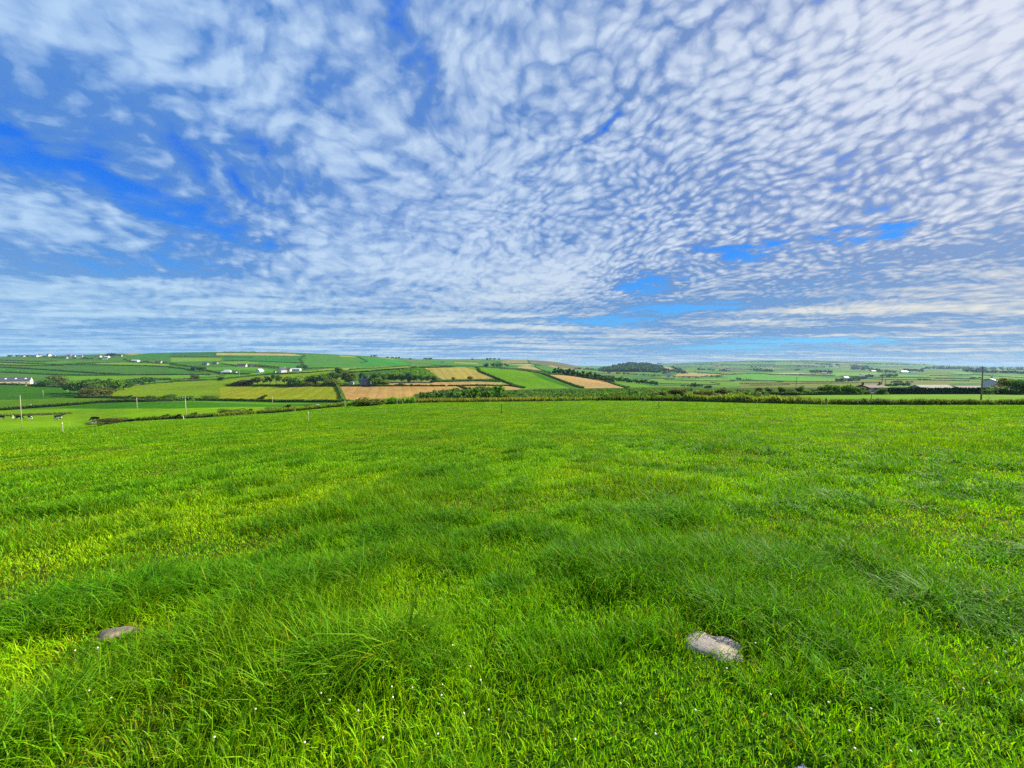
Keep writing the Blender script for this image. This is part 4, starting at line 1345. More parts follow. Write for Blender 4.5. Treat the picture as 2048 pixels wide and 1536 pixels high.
# rank tussocks: picture place of the foot, radius in metres, extra height
TUSS = [(795, 1310, .27, .46), (720, 1350, .20, .26), (865, 1345, .20, .24), (640, 1330, .30, .14), (260, 1200, .40, .40), (140, 1215, .36, .32), (390, 1190, .36, .16), (720, 1150, .40, .34), (620, 1175, .36, .16),
        (560, 1150, .40, .16), (960, 950, .40, .20), (1030, 978, .30, .18), (890, 945, .30, .14), (1225, 1035, .32, .22), (1885, 1225, .32, .30), (1790, 1195, .22, .14), (1990, 1130, .24, .18), (1965, 1265, .24, .12),
        (1440, 1115, .25, .14), (1560, 1135, .22, .12), (200, 1015, .45, .20), (460, 990, .40, .16), (330, 1310, .35, .12), (120, 1420, .40, .12), (60, 1500, .35, .10), (1100, 1075, .36, .18), (1010, 1065, .36, .16),
        (1500, 880, .5, .22), (1160, 860, .5, .2), (690, 985, .40, .16), (520, 1060, .40, .16), (1330, 1000, .40, .16), (1700, 1010, .45, .18), (1850, 1020, .45, .18), (1410, 905, .5, .2), (600, 930, .45, .18), (340, 930, .5, .2),
        (1650, 1320, .2, .10), (1760, 1400, .2, .10), (1450, 1235, .22, .16), (1560, 1250, .22, .14), (1010, 1180, .36, .10), (1290, 1150, .36, .12), (1900, 930, .5, .2), (80, 930, .5, .2), (760, 1075, .4, .14), (300, 1080, .4, .16)]


def build_grass():
    rng = np.random.default_rng(42)
    tz = []
    for (x, v, r, h) in TUSS:
        p = unpix(x, v)
        tz.append((p.x, p.y, r, h))
    k = 0
    while k < 700:
        rr_, th = 3.5 + 85 * rng.random() ** 1.2, rng.uniform(-1.1, 1.1)
        x, y = rr_ * math.sin(th), rr_ * math.cos(th)
        if y < 88:
            tz.append((x, y, rng.uniform(.16, .38) * (1 + rr_ / 60), rng.uniform(.08, .20)))
            k += 1
    tz = np.array(tz)

    def sample(n, r0, r1, power, tmax):
        # radius with density r * r^-power
        e = 2 - power
        u = rng.random(n)
        r = (r0 ** e + u * (r1 ** e - r0 ** e)) ** (1 / e)
        t = rng.uniform(-tmax, tmax, n)
        return r * np.sin(t), r * np.cos(t), r

    parts = []
    rho0 = 4600
    # (inner, outer, falloff, half angle, levels)
    for (r0, r1, pw, tm, lev) in [(0.15, 5.0, 0.0, 1.95, 4), (5.0, 14.0, 1.3, 1.42, 3), (14.0, 185.0, 1.55, 1.14, 2)]:
        if pw == 0:
            n = int(rho0 * tm * (r1 ** 2 - r0 ** 2))
        elif r0 == 5.0:
            n = int(2 * tm * rho0 * 4.0 ** pw * (r1 ** (2 - pw) - r0 ** (2 - pw)) / (2 - pw))
        else:
            rho14 = rho0 * (4.0 / 14.0) ** 1.3
            n = int(2 * tm * rho14 * 14.0 ** pw * (r1 ** (2 - pw) - r0 ** (2 - pw)) / (2 - pw))
        X, Y, R = sample(n, r0, r1, pw, tm)
        keep = Y < np.where(X / Y < -1.115, 165, 91.0) + 1.2 * vnoise(X * .8, Y * 0, 61)
        for (rk, (_, _, sx, sy, sz)) in zip(ROCK_AT, ROCKS):
            q = ((X - rk.x) / (sx * 0.78)) ** 2 + ((Y - rk.y) / (sy * 0.72)) ** 2
            keep &= q > 1
        X, Y, R = X[keep], Y[keep], R[keep]
        parts.append((X, Y, R, lev))
    Vs, Qs, Ts, Cs, base = [], [], [], [], 0
    for (X, Y, R, lev) in parts:
        n = len(X)
        Z = ground_z(X, Y)
        # how rank the sward is here
        patch = fbm(X * .55, Y * .55, 71, 3)
        fine = fbm(X * 2.3, Y * 2.3, 73, 2)
        # compact tufts a hand or two across, and now and then a rank island
        tn = fbm(X * 1.9 + .6 * fine, Y * 1.9, 75, 3, .55)
        clump = sstep(tn, .50, .60)
        isle = sstep(fbm(X * .50, Y * .50, 77, 3, .6), .585, .66)
        H = 0.052 + 0.032 * sstep(patch, .3, .75) + 0.04 * (fine - .5) + .085 * clump + .07 * isle
        tus = np.zeros(n)
        tx, ty = np.zeros(n), np.zeros(n)
        extra = np.zeros(n)
        for (cx, cyy, r, h) in tz:
            m = np.nonzero((np.abs(X - cx) < r * 1.5) & (np.abs(Y - cyy) < r * 1.5))[0]
            if not len(m):
                continue
            dx, dy = X[m] - cx, Y[m] - cyy
            q = np.hypot(dx, dy) / r * (1 + .5 * (fine[m] - .5))
            f = np.exp(-q ** 2 * 1.6)
            up = f > tus[m]
            mm = m[up]
            tus[mm] = f[up]
            extra[mm] = (f * h)[up]
            tx[mm], ty[mm] = (dx / r)[up], (dy / r)[up]
        H = (H + extra * .66) * rng.uniform(.42, 1.25, n)
        # short and sparse where the ground is worn
        worn = sstep(fbm(X * .7, Y * .7, 43, 3), .58, .72)
        for rk in ROCK_AT:
            worn = np.maximum(worn, np.exp(-((X - rk.x) ** 2 + (Y - rk.y + .06) ** 2) / .06) * 1.3)
        H *= 1 - .45 * np.minimum(worn, 1.4)
        W = 0.0053 * np.maximum(1, R / 4.0) ** .86 * rng.uniform(.7, 1.35, n)
        W = W * (1 + .25 * tus)
        ang = rng.uniform(0, 2 * np.pi, n)
        # the wind lays it a little to the left and towards the camera
        lx = np.cos(ang) * .60 - .02 + tx * tus * (.25 + 1.5 * extra)
        ly = np.sin(ang) * .60 - .02 + ty * tus * (.25 + 1.5 * extra)
        lean = rng.uniform(.15, .80, n)
        curve = rng.uniform(.15, 1.1, n) + .60 * tus * rng.random(n) + 1.3 * extra * rng.random(n)
        dl = np.hypot(lx, ly) + 1e-6
        ux, uy = lx / dl, ly / dl
        tw = rng.normal(0, .7, n)
        sx, sy = -uy * np.cos(tw) - ux * np.sin(tw), ux * np.cos(tw) - uy * np.sin(tw)
        S = {4: (0, .38, .74, 1.0), 3: (0, .55, 1.0), 2: (0, 1.0)}[lev]
        P = []
        for s in S:
            ho = H * (dl * lean * s + .58 * curve * s * s)
            ve = H * (s - .42 * curve * s ** 3) - (.012 if s == 0 else 0)
            c = np.stack([X + ux * ho, Y + uy * ho, Z + ve], 1)
            wd = W * .5 * (1 - s ** 2.2) if s < 1 else None
            if wd is None:
                P.append(c)
            else:
                o = np.stack([sx * wd, sy * wd, np.zeros(n)], 1)
                P += [c - o, c + o]
        k = len(P)
        V = np.stack(P, 1).reshape(-1, 3)
        b = base + np.arange(n) * k
        for q in range((k - 1) // 2 - 1):
            Qs.append(np.stack([b + 2 * q, b + 2 * q + 1, b + 2 * q + 3, b + 2 * q + 2], 1))
        Ts.append(np.stack([b + k - 3, b + k - 2, b + k - 1], 1))
        base += len(V)
        # colour of each blade
        br = rng.uniform(.50, 1.45, n) * (0.92 + .20 * patch)
        c = np.ones((n, 3)) * br[:, None]
        yel = sstep(fbm(X * .42, Y * .42, 81, 3), .42, .70)
        c *= 1 + yel[:, None] * np.array([.42, .10, .0])
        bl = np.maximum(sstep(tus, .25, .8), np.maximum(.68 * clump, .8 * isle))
        c *= 1 + bl[:, None] * np.array([-.56, -.40, .9])  # rank tufts are a darker, bluer green, with clump shade painted in too
        warm = rng.random(n)
        c[:, 0] *= .75 + .6 * warm
        straw = rng.random(n) < (.018 + .12 * worn)
        c[straw] = np.array([1.9, .85, 9.0]) * rng.uniform(.6, 1.2, straw.sum())[:, None]
        Cs.append(np.repeat(c, k, axis=0))
        Vs.append(V)
    me = mesh_np("grass", np.concatenate(Vs), [np.concatenate(Qs), np.concatenate(Ts)], np.concatenate(Cs), [BLADE])
    o = add("grass", me)
    tag(o, "lush uneven pasture grass with rank tussocks covering the near field", None, None, 'stuff')
    print("grass blades", sum(len(p[0]) for p in parts), "faces", len(me.polygons))


BLADE = leafy("grass_blade", (120, 176, 2), 0.42, 0.55, 0.12)
build_grass()


# ------------------------------------------------------------------ stones in the grass
def rock_material(name, tone):
    m = bpy.data.materials.new(name)
    m.use_nodes = True
    g = G(m.node_tree)
    bs = g.n["Principled BSDF"]
    tc = g.node('ShaderNodeTexCoord')
    n1 = g.noise(tc.outputs['Object'], 22.0, 6.0, 0.65)
    n2 = g.noise(tc.outputs['Object'], 70.0, 3.0, 0.6)
    lich = g.smooth(g.noise(tc.outputs['Object'], 9.0, 4.0, 0.6), 0.50, 0.64)
    c = g.mix(n1, [x * .55 for x in lin(tone)], lin(tone))
    c = g.mix(g.m('MULTIPLY', lich, 0.35), c, lin((188, 172, 120)))
    c = g.mix(g.smooth(n2, 0.56, 0.68), c, lin((84, 72, 60)))
    g.l.new(c, bs.inputs['Base Color'])
    bs.inputs['Roughness'].default_value = 0.92
    bs.inputs['Specular IOR Level'].default_value = 0.15
    bp = g.node('ShaderNodeBump')
    bp.inputs['Strength'].default_value = 0.8
    bp.inputs['Distance'].default_value = 0.01
    g.l.new(g.m('ADD', n1, g.m('MULTIPLY', n2, .5)), bp.inputs['Height'])
    g.l.new(bp.outputs[0], bs.inputs['Normal'])
    return m


ROCK_MATS = [rock_material("pale_rock", (166, 156, 146)), rock_material("buff_rock", (124, 116, 100)), rock_material("blue_rock", (132, 144, 156))]
ROCK_LABELS = ["pale flat rock with a hollow crack, half sunk in the grass", "smaller grey-buff rock peeping out below a rank dark tussock",
               "blue-grey stone just showing at the bottom edge of the grass"]
for i, ((_, _, sx, sy, sz), p) in enumerate(zip(ROCKS, ROCK_AT)):
    nu, nv = 40, 20
    uu, vv = np.meshgrid(np.linspace(0, 2 * np.pi, nu, endpoint=False), np.linspace(0.02, 1, nv), indexing='ij')
    rad = vv ** .8
    x, y = np.cos(uu) * rad, np.sin(uu) * rad
    out = 1 + .70 * (fbm(np.cos(uu) * 1.6 + 5 + i * 3, np.sin(uu) * 1.6 + 5, 91 + i, 3) - .5) * 2
    z = np.sqrt(np.clip(1 - rad ** 3.2, 0, 1)) * (1 + .32 * (fbm(x * 2 + i * 9, y * 2, 95, 4) - .5))
    if i == 0:      # the hollow running across it
        d = np.abs(y - .20 + .35 * x) / .12
        z -= .38 * np.exp(-d ** 2) * np.exp(-((x - .18) / .5) ** 2)
        z += .18 * (-x)
    X = x * out * sx
    Yv = y * out * sy
    Zv = z * sz - .020
    V = np.stack([X, Yv, Zv], -1).reshape(-1, 3)
    idx = np.arange(nu * nv).reshape(nu, nv)
    a, b = idx, np.roll(idx, -1, axis=0)
    Q = np.stack([a[:, :-1], a[:, 1:], b[:, 1:], b[:, :-1]], -1).reshape(-1, 4)
    me = mesh_np("rock", V, [Q, idx[:, 0][None, ::-1]], None, [ROCK_MATS[i]], smooth=True)
    o = add("rock", me, None, (p.x, p.y, p.z + .01))
    o.rotation_euler = (math.radians(-4), 0, math.radians(-24 if i == 0 else 14))
    tag(o, ROCK_LABELS[i], "rock")

# ------------------------------------------------------------------ clover heads
STEM = plain("clover_stem", (120, 140, 60), 0.7, 0.2)
HEAD = plain("clover_head", (236, 232, 206), 0.8, 0.1, 0.12, 300.0)


def clover_meshes():
    b = MB()
    b.tube([(0, 0, -.02), (.004, 0, .05), (0, .004, .105)], [.0014, .0012, .001], 5)
    stem = b.mesh("stem", STEM)
    nu, nv = 12, 8
    V, F = [], []
    for j in range(nv + 1):
        a = math.pi * j / nv
        for k in range(nu):
            f = .0044 * (1 + .16 * math.sin(k * 3.1 + j * 2.3) * math.sin(a))
            t = 2 * math.pi * k / nu
            V.append((f * math.sin(a) * math.cos(t), f * math.sin(a) * math.sin(t), .111 - f * math.cos(a) * .9))
    for j in range(nv):
        for k in range(nu):
            F.append((j * nu + k, j * nu + (k + 1) % nu, (j + 1) * nu + (k + 1) % nu, (j + 1) * nu + k))
    h = MB().quads(V, F).mesh("flower_head", HEAD, True)
    return stem, h


CSTEM, CHEAD = clover_meshes()
CL_PX = [(643, 1408), (660, 1408), (675, 1434), (786, 1423), (883, 1423), (961, 1368), (941, 1353), (905, 1302), (993, 1407), (977, 1430), (928, 1450), (766, 1494), (795, 1530), (876, 1480), (717, 1454), (885, 1389), (825, 1394), (784, 1401),
         (1452, 1360), (1655, 1431), (1873, 1472), (1875, 1481), (1820, 1516), (1758, 1536), (1708, 1515), (1972, 1306), (2004, 1240), (2016, 1240), (1956, 1242), (1975, 1376), (1990, 1362), (2030, 1290), (2008, 1325), (1806, 1216), (1840, 1207), (1697, 1481), (1740, 1440),
         (197, 1318), (152, 1323), (96, 1497), (223, 1405), (180, 1405), (60, 1463), (430, 1503), (610, 1500), (512, 1440), (1150, 1500), (1240, 1440), (1310, 1490), (1390, 1440), (1540, 1400), (1510, 1296), (2040, 1420), (1925, 1390)]
for (x, v) in CL_PX:
    if v > 1534 or (v > 1390 and x < 1000 and (x * 7 + v) % 3 == 0):
        continue
    p = unpix(x, v + 18)
    r = empty("clover_flower", (p.x, p.y, p.z), random.uniform(0, 6.28), (1, 1, random.uniform(.6, 1.15)))
    tag(r, "small white clover flower head standing in the near grass", "clover", "white clover flowers in the grass")
    add("stem", CSTEM, r)
    add("flower_head", CHEAD, r)

# ------------------------------------------------------------------ buildings
WHITEW = plain("white_render", (208, 206, 198), 0.85, 0.2, 0.06, 1.2)
CREAMW = plain("cream_render", (214, 200, 164), 0.85, 0.2, 0.08, 1.2)
STONEW = plain("grey_stone_wall", (136, 132, 124), 0.9, 0.15, 0.22, 3.0, 0.5)
GREYW = plain("grey_render", (160, 160, 158), 0.9, 0.15, 0.1, 1.5)
BRICKW = plain("brown_brick", (128, 92, 70), 0.9, 0.15, 0.2, 6.0, 0.3)
BLUEW = plain("pale_blue_sheeting", (166, 196, 204), 0.6, 0.3, 0.08, 1.0)
SLATE = plain("slate_roof", (74, 76, 88), 0.6, 0.3, 0.2, 2.5, 0.2)
BROWNR = plain("brown_tile_roof", (88, 66, 54), 0.8, 0.2, 0.2, 2.5, 0.2)
REDR = plain("red_tile_roof", (140, 74, 60), 0.8, 0.2, 0.2, 2.5, 0.2)
SHEETR = plain("fibre_cement_roof", (146, 138, 122), 0.85, 0.15, 0.25, 0.6, 0.2)
PALER = plain("pale_sheet_roof", (186, 192, 198), 0.5, 0.35, 0.06, 0.8)
GLASS = plain("window_glass", (40, 50, 62), 0.12, 0.6)
FRAMEM = plain("window_frame", (232, 232, 228), 0.6, 0.3)
DOORM = plain("door_paint", (70, 66, 62), 0.6, 0.3)
SKYL = plain("rooflight_sheet", (224, 226, 220), 0.4, 0.4)


def house(name, x, v, L, D, hw, hr, yaw, wallm, roofm, label, cat='house', wins=3, chim=1, door=True, group=None, lights=0, gable_m=None, sink=0.6, hip=False, at=None):
    """gabled building; L along its ridge, D across, hw to the eaves, hr from eaves to ridge"""
    p = at if at is not None else unpix(x, v)
    root = empty(name, p, math.radians(yaw))
    tag(root, label, cat, group)
    a, d = L / 2, D / 2
    b = MB()
    b.quads([(-a, -d, -sink), (a, -d, -sink), (a, d, -sink), (-a, d, -sink), (-a, -d, hw), (a, -d, hw), (a, d, hw), (-a, d, hw)],
            [(0, 1, 5, 4), (1, 2, 6, 5), (2, 3, 7, 6), (3, 0, 4, 7), (3, 2, 1, 0)])
    if not hip:
        g = hr * .97
        b.quads([(-a, -d, hw), (-a, d, hw), (-a, 0, hw + g)], [(0, 2, 1)])
        b.quads([(a, -d, hw), (a, d, hw), (a, 0, hw + g)], [(0, 1, 2)])
    b.build("wall", wallm, root)
    o, t = min(.35, D * .06), .14
    e = (hw - hr * o / d)
    r = MB()
    hx = a + o
    rx = a - d * .8 if hip else hx
    for sgn in (-1, 1):
        lo, hi = sgn * (d + o), sgn * -.0
        V = [(-hx, lo, e), (hx, lo, e), (rx, hi, hw + hr), (-rx, hi, hw + hr)]
        V += [(q[0], q[1], q[2] + t) for q in V]
        F = [(0, 1, 2, 3), (7, 6, 5, 4), (0, 4, 5, 1), (1, 5, 6, 2), (3, 7, 4, 0), (2, 6, 7, 3)]
        r.quads(V, F if sgn < 0 else [tuple(reversed(f)) for f in F])
    if hip:
        for sgn in (-1, 1):
            V = [(sgn * hx, -d - o, e), (sgn * hx, d + o, e), (sgn * rx, 0, hw + hr)]
            V += [(q[0], q[1], q[2] + t) for q in V]
            r.quads(V, [(0, 1, 2), (5, 4, 3), (0, 3, 4, 1), (1, 4, 5, 2), (2, 5, 3, 0)])
    ro = r.build("roof", roofm, root)
    for k in range(chim):
        cx = (a - .5) * (1 if k == 0 else -1)
        c = MB().box((cx, 0, hw + hr + .35), (.6, .75, 1.6))
        c.box((cx, 0, hw + hr + 1.22), (.72, .88, .14))
        c.tube([(cx, 0, hw + hr + 1.29), (cx, 0, hw + hr + 1.62)], [.13, .11], 8)
        c.build("chimney", wallm, ro)
    for k in range(lights):
        tt = (k + .5) / lights * 2 - 1
        yc, zc = -d * .5, hw + hr * .5 + t + .03
        s = math.atan2(hr, d)
        V = [(tt * a - .7, yc - .9 * math.cos(s), zc - .9 * math.sin(s)), (tt * a + .7, yc - .9 * math.cos(s), zc - .9 * math.sin(s)),
             (tt * a + .7, yc + .9 * math.cos(s), zc + .9 * math.sin(s)), (tt * a - .7, yc + .9 * math.cos(s), zc + .9 * math.sin(s))]
        V += [(q[0], q[1], q[2] + .05) for q in V]
        MB().quads(V, [(4, 5, 6, 7), (0, 1, 5, 4), (1, 2, 6, 5), (2, 3, 7, 6), (3, 0, 4, 7)]).build("rooflight", SKYL, ro)
    n = wins + (1 if door else 0)
    for k in range(n):
        cx = -a + L * (k + .5) / n
        if door and k == n // 2:
            MB().box((cx, -d - .03, 1.0), (.95, .08, 2.05)).build("door", DOORM, root)
            continue
        for zc in ([1.5, 4.0] if hw > 4.4 else [min(1.5, hw * .55)]):
            f = MB()
            w, h = 1.25, 1.15
            for (fx, fz, sx, sz) in ((0, h / 2 + .04, w + .16, .08), (0, -h / 2 - .04, w + .16, .08), (-w / 2 - .04, 0, .08, h), (w / 2 + .04, 0, .08, h), (0, 0, .06, h)):
                f.box((cx + fx, -d - .04, zc + fz), (sx, .1, sz))
            fo = f.build("window", FRAMEM, root)
            MB().box((cx, -d - .02, zc), (w, .05, h)).build("pane", GLASS, fo)
    # one window in the gable that faces the sun
    f = MB().box((a + .03, 0, min(hw * .6, 2.6)), (.08, 1.1, 1.2)).build("window", FRAMEM, root)
    MB().box((a + .06, 0, min(hw * .6, 2.6)), (.06, .9, 1.0)).build("pane", GLASS, f)
    return root


VIL = 'pale houses of the hilltop village'
V_ROWS = [
    (46, 713.3, 13, 8, 3.0, 2.6, 4, CREAMW, SLATE, "cream bungalow, first house of the hilltop village"),
    (73, 713.5, 11, 7, 3.0, 2.8, -10, WHITEW, SLATE, "low white cottage in front of the two-storey village house"),
    (81, 712.8, 8, 7, 5.2, 3.0, 60, WHITEW, SLATE, "narrow bright white two-storey village house"),
    (98, 712.6, 13, 9, 4.8, 4.0, -16, WHITEW, SLATE, "big grey-roofed village house with white side"),
    (108, 714.2, 9, 7, 3.0, 2.4, 8, WHITEW, SLATE, "small white house downhill of the big grey-roofed one"),
    (131, 717.2, 10, 7, 2.8, 2.4, 10, GREYW, SLATE, "small grey house at the field edge below the village"),
    (139, 713.5, 11, 8, 4.8, 3.2, 20, WHITEW, REDR, "red-roofed village house with white gable"),
    (147, 713.6, 9, 7, 3.2, 2.6, 30, WHITEW, SLATE, "white cottage next to the red-roofed house"),
    (160, 714.8, 12, 8, 3.2, 3.6, 35, WHITEW, SLATE, "white gabled village house by the dark garden trees"),
    (196, 714.6, 18, 8, 3.0, 2.8, 4, CREAMW, SLATE, "long pale village house under the tree-covered rise"),
    (214, 715.3, 12, 8, 2.8, 2.2, 8, WHITEW, PALER, "pale flat-looking house beside the long village house"),
    (210, 718.5, 10, 7, 3.0, 2.6, 40, WHITEW, SLATE, "lowest white village cottage, just above the bright field"),
    (238, 713.0, 15, 8, 3.2, 3.0, 24, CREAMW, SLATE, "cream farmhouse at the right end of the village, below the tan field"),
]
for (x, v, L, D, hw, hr, yaw, wm, rm, lab) in V_ROWS:
    house("village_house", x, v, L, D, hw, hr, yaw, wm, rm, lab, 'house', 2, 1, True, VIL, sink=2.0)
house("farm_shed", 271, 724.0, 16, 9, 3.6, 2.0, 4, BLUEW, PALER, "pale blue sheeted farm shed among dark trees below the village", 'shed', 0, 0, True, sink=2.0)
house("cottage", 318, 726.2, 12, 8, 3.0, 2.8, 10, GREYW, BROWNR, "brown-roofed grey cottage half hidden by dark trees", 'cottage', 2, 1, sink=2.0)
house("cottage", 411, 730.3, 12, 7, 3.0, 2.6, 0, GREYW, SLATE, "small grey cottage beside the lane above the dark clump", 'cottage', 2, 1, sink=2.0)
house("cottage", 431, 728.0, 11, 7, 3.0, 2.6, 0, STONEW, SLATE, "grey stone cottage among the shelter trees above the lane", 'cottage', 2, 1, sink=2.0)
house("cottage", 484, 733.3, 18, 8, 2.7, 3.8, 12, WHITEW, BROWNR, "long low white cottage with a bright gable", 'cottage', 4, 1, sink=2.0)
house("cottage", 505, 733.2, 8, 6, 2.6, 2.2, 30, WHITEW, SLATE, "little white outhouse past the bright gable", 'outhouse', 1, 0, sink=2.0)
house("cottage", 455, 747.0, 14, 9, 2.8, 3.8, 10, WHITEW, PALER, "lowest white cottage with a pale hipped roof", 'cottage', 3, 0, sink=1.5, hip=True)
house("cottage", 447, 747.2, 6, 5, 2.2, 1.4, 10, WHITEW, PALER, "small white lean-to by the pale hipped cottage", 'outhouse', 1, 0, sink=1.5)
house("garage", 469, 747.0, 7, 6, 2.4, 1.8, 6, GREYW, SLATE, "grey garage beside the pale hipped cottage", 'garage', 0, 0, sink=1.5)
house("cottage", 520, 744.3, 9, 8, 2.4, 3.6, 78, WHITEW, PALER, "white gable-fronted cottage standing alone in the far pasture", 'cottage', 2, 0, sink=1.5)
house("white_farmhouse", 565, 745.2, 10, 9, 4.6, 4.2, 64, WHITEW, SLATE, "bright white farmhouse showing its big gable", 'farmhouse', 2, 1, sink=1.5)
house("farm_building", 574, 743.0, 13, 7, 3.4, 2.4, 6, CREAMW, BROWNR, "cream farm range behind the bright white farmhouse", 'farm building', 3, 0, sink=1.5)
house("farm_building", 591, 741.6, 18, 7, 3.2, 1.6, 5, WHITEW, PALER, "long white farm shed with a row of openings", 'farm building', 6, 0, sink=1.5)
house("cottage", 549, 745.4, 4, 3, 1.8, 1.2, 10, WHITEW, SLATE, "tiny white hut left of the white farmhouse", 'hut', 0, 0, sink=1.0)
# stone house in the wood
house("stone_house", 730, 769.5, 9, 7, 4.4, 3.2, -14, STONEW, SLATE, "grey stone house among the trees above the tan field", 'house', 2, 2, sink=1.0)
house("garden_shed", 703, 768.5, 4.6, 3.4, 2.2, 1.2, 8, WHITEW, PALER, "small white hut in the trees beside the stone house", 'shed', 1, 0, sink=.8)
house("garden_shed", 747, 768.8, 4, 3, 2.1, 1.2, 20, GREYW, SLATE, "little grey shed on the far side of the stone house", 'shed', 1, 0, sink=.8)
# the long barn, left
house("long_barn", 14, 768.2, 36, 11, 4.0, 4.2, 40, CREAMW, SLATE, "long barn with dark slate roof, rooflights and cream gable", 'barn', 6, 0, True, lights=5, sink=1.5)
pb = unpix(81, 768.9)
house("lean_to_shed", 79, 769.3, 6, 6, 3.0, 1.4, 40, BLUEW, SLATE, "pale blue lean-to shed at the gable of the long barn", 'shed', 0, 0, True, sink=1.5)
# far farmsteads
house("far_farm", 885, 726.2, 16, 9, 3.6, 3.0, 10, WHITEW, SLATE, "white farmhouse on the brown rise at the head of the valley", 'farmhouse', 3, 1, sink=3)
house("far_farm", 987, 731.5, 12, 9, 5.0, 3.5, 20, GREYW, SLATE, "grey-blue farmhouse among the far dark trees between hills", 'farmhouse', 2, 1, sink=3)
house("far_farm", 999, 730.6, 10, 8, 5.0, 3.5, 50, WHITEW, SLATE, "white house beside the far grey-blue farmhouse", 'house', 2, 1, sink=3)
house("far_barn", 1808, 745.3, 34, 14, 4.5, 4, 4, PALER, PALER, "brightest long white barn in the far right valley", 'barn', 0, 0, False, sink=4)
house("far_barn", 1826, 746.2, 30, 12, 3.5, 2.5, 4, BLUEW, SHEETR, "dimmer pale barn next to the brightest long barn", 'barn', 0, 0, False, sink=4)
house("far_barn", 1746, 743.2, 26, 14, 4, 3, 6, PALER, PALER, "pale barn among dark woods, up from the lime pasture", 'barn', 0, 0, False, sink=4)
house("far_barn", 1746, 750.3, 30, 10, 2.6, 1.8, 2, GREYW, SHEETR, "low pale shed on the edge of the lime pasture", 'shed', 0, 0, False, sink=4)
house("far_barn", 1727, 750.2, 26, 10, 2.2, 1.6, 2, GREYW, SHEETR, "low dull shed left of the low pale shed", 'shed', 0, 0, False, sink=4)
for (x, v, lab) in [(1391, 727.5, "white speck of a farmhouse near the top of the far hill's left slope"), (1436, 730.5, "far white farmhouse below the hill's left shoulder"),
                    (1522, 736.5, "far white farmhouse on the middle of the long hill"), (1585, 738.5, "far white farmhouse beside a bright pasture on the long hill"),
                    (1597, 721.6, "white house on the very top of the long hill"), (1668, 731.5, "far white farmhouse by the hill's hanging wood"),
                    (1648, 748.5, "white farm beside the dark wood in the right valley"), (1847, 735.6, "white farm high in the bluish woods"), (1979, 736.5, "pale farm roof in the bluest far woods"),
                    (1691, 759, "white cottage in the grey-green valley trees"), (1338, 749.3, "white cottage in the trees under the forest hill")]:
    house("far_farmhouse", x, v, 20, 10, 5, 4, random.uniform(-10, 25), WHITEW, SLATE, lab, 'farmhouse', 2, 1, sink=4)

# right hand: big shed, bungalow and white house behind the trimmed hedge
p = unpix(1855, 787.5)
pz = Vector((p.x, p.y + 14, p.z - 0.3))
ps = px_ray(1862, 783)[0]
bx = Vector((float(ps) * (p.y + 22), p.y + 22, 0))
bx.z = float(ground_z(bx.x, bx.y))
_, s_ridge = px_ray(1862, 770.2)
ridge = CAM_Z + float(s_ridge) * bx.y - bx.z
house("big_shed", 0, 0, 18.0, 11, ridge - 2.2, 2.2, 3, GREYW, SHEETR, "big shed with weathered grey sheet roof behind the trimmed hedge", 'shed', 3, 0, True, sink=1, at=bx)
s2 = px_ray(1935, 783)[0]
b2 = Vector((float(s2) * (p.y + 24), p.y + 24, 0))
b2.z = float(ground_z(b2.x, b2.y))
_, sr = px_ray(1935, 772.2)
house("low_shed", 0, 0, 15.5, 7, CAM_Z + float(sr) * b2.y - b2.z - 1.1, 1.1, 2, CREAMW, BROWNR, "lower brown-roofed shed carrying on from the big shed", 'shed', 3, 0, True, sink=1, at=b2)
s3 = px_ray(1742, 780)[0]
b3 = Vector((float(s3) * (p.y + 16), p.y + 16, 0))
b3.z = float(ground_z(b3.x, b3.y))
_, sr = px_ray(1742, 769.6)
house("bungalow", 0, 0, 10.5, 8, CAM_Z + float(sr) * b3.y - b3.z - 1.3, 1.3, 4, BRICKW, BROWNR, "brown-roofed bungalow with a chimney at each end", 'bungalow', 3, 2, True, sink=1, at=b3)
s4 = px_ray(1746, 782)[0]
b4 = Vector((float(s4) * (p.y + 4), p.y + 4, 0))
b4.z = float(ground_z(b4.x, b4.y))
house("garden_shed", 0, 0, 2.6, 2.2, 1.7, .8, 70, GREYW, SLATE, "small slate-roofed garden shed in the gap of the trimmed hedge", 'shed', 0, 0, True, sink=.5, at=b4)
s5 = px_ray(1980, 780)[0]
b5 = Vector((float(s5) * (p.y + 14), p.y + 14, 0))
b5.z = float(ground_z(b5.x, b5.y))
_, sr = px_ray(1980, 757.3)
hh = CAM_Z + float(sr) * b5.y - b5.z
house("white_house", 0, 0, 5.4, 5.0, hh - 1.3, 1.3, 30, WHITEW, SLATE, "tall pale house with dark roof by the big power pole", 'house', 2, 1, True, sink=1, at=b5)
s6 = px_ray(2004, 780)[0]
b6 = Vector((float(s6) * (p.y + 17), p.y + 17, 0))
b6.z = float(ground_z(b6.x, b6.y))
_, sr = px_ray(2004, 761)
hh = CAM_Z + float(sr) * b6.y - b6.z
house("house_wing", 0, 0, 7, 5.5, hh - 2.4, 2.4, 10, CREAMW, SHEETR, "lower sunlit wing beyond the tall pale house", 'house', 2, 0, True, sink=1, at=b6)

# ------------------------------------------------------------------ power poles and wires
PORC = plain("insulator", (190, 186, 178), 0.3, 0.5)
WIREM = plain("cable", (150, 156, 150), 0.5, 0.4)
STEELM = plain("galvanised", (150, 152, 154), 0.45, 0.5, metal=0.6)
POLES = []


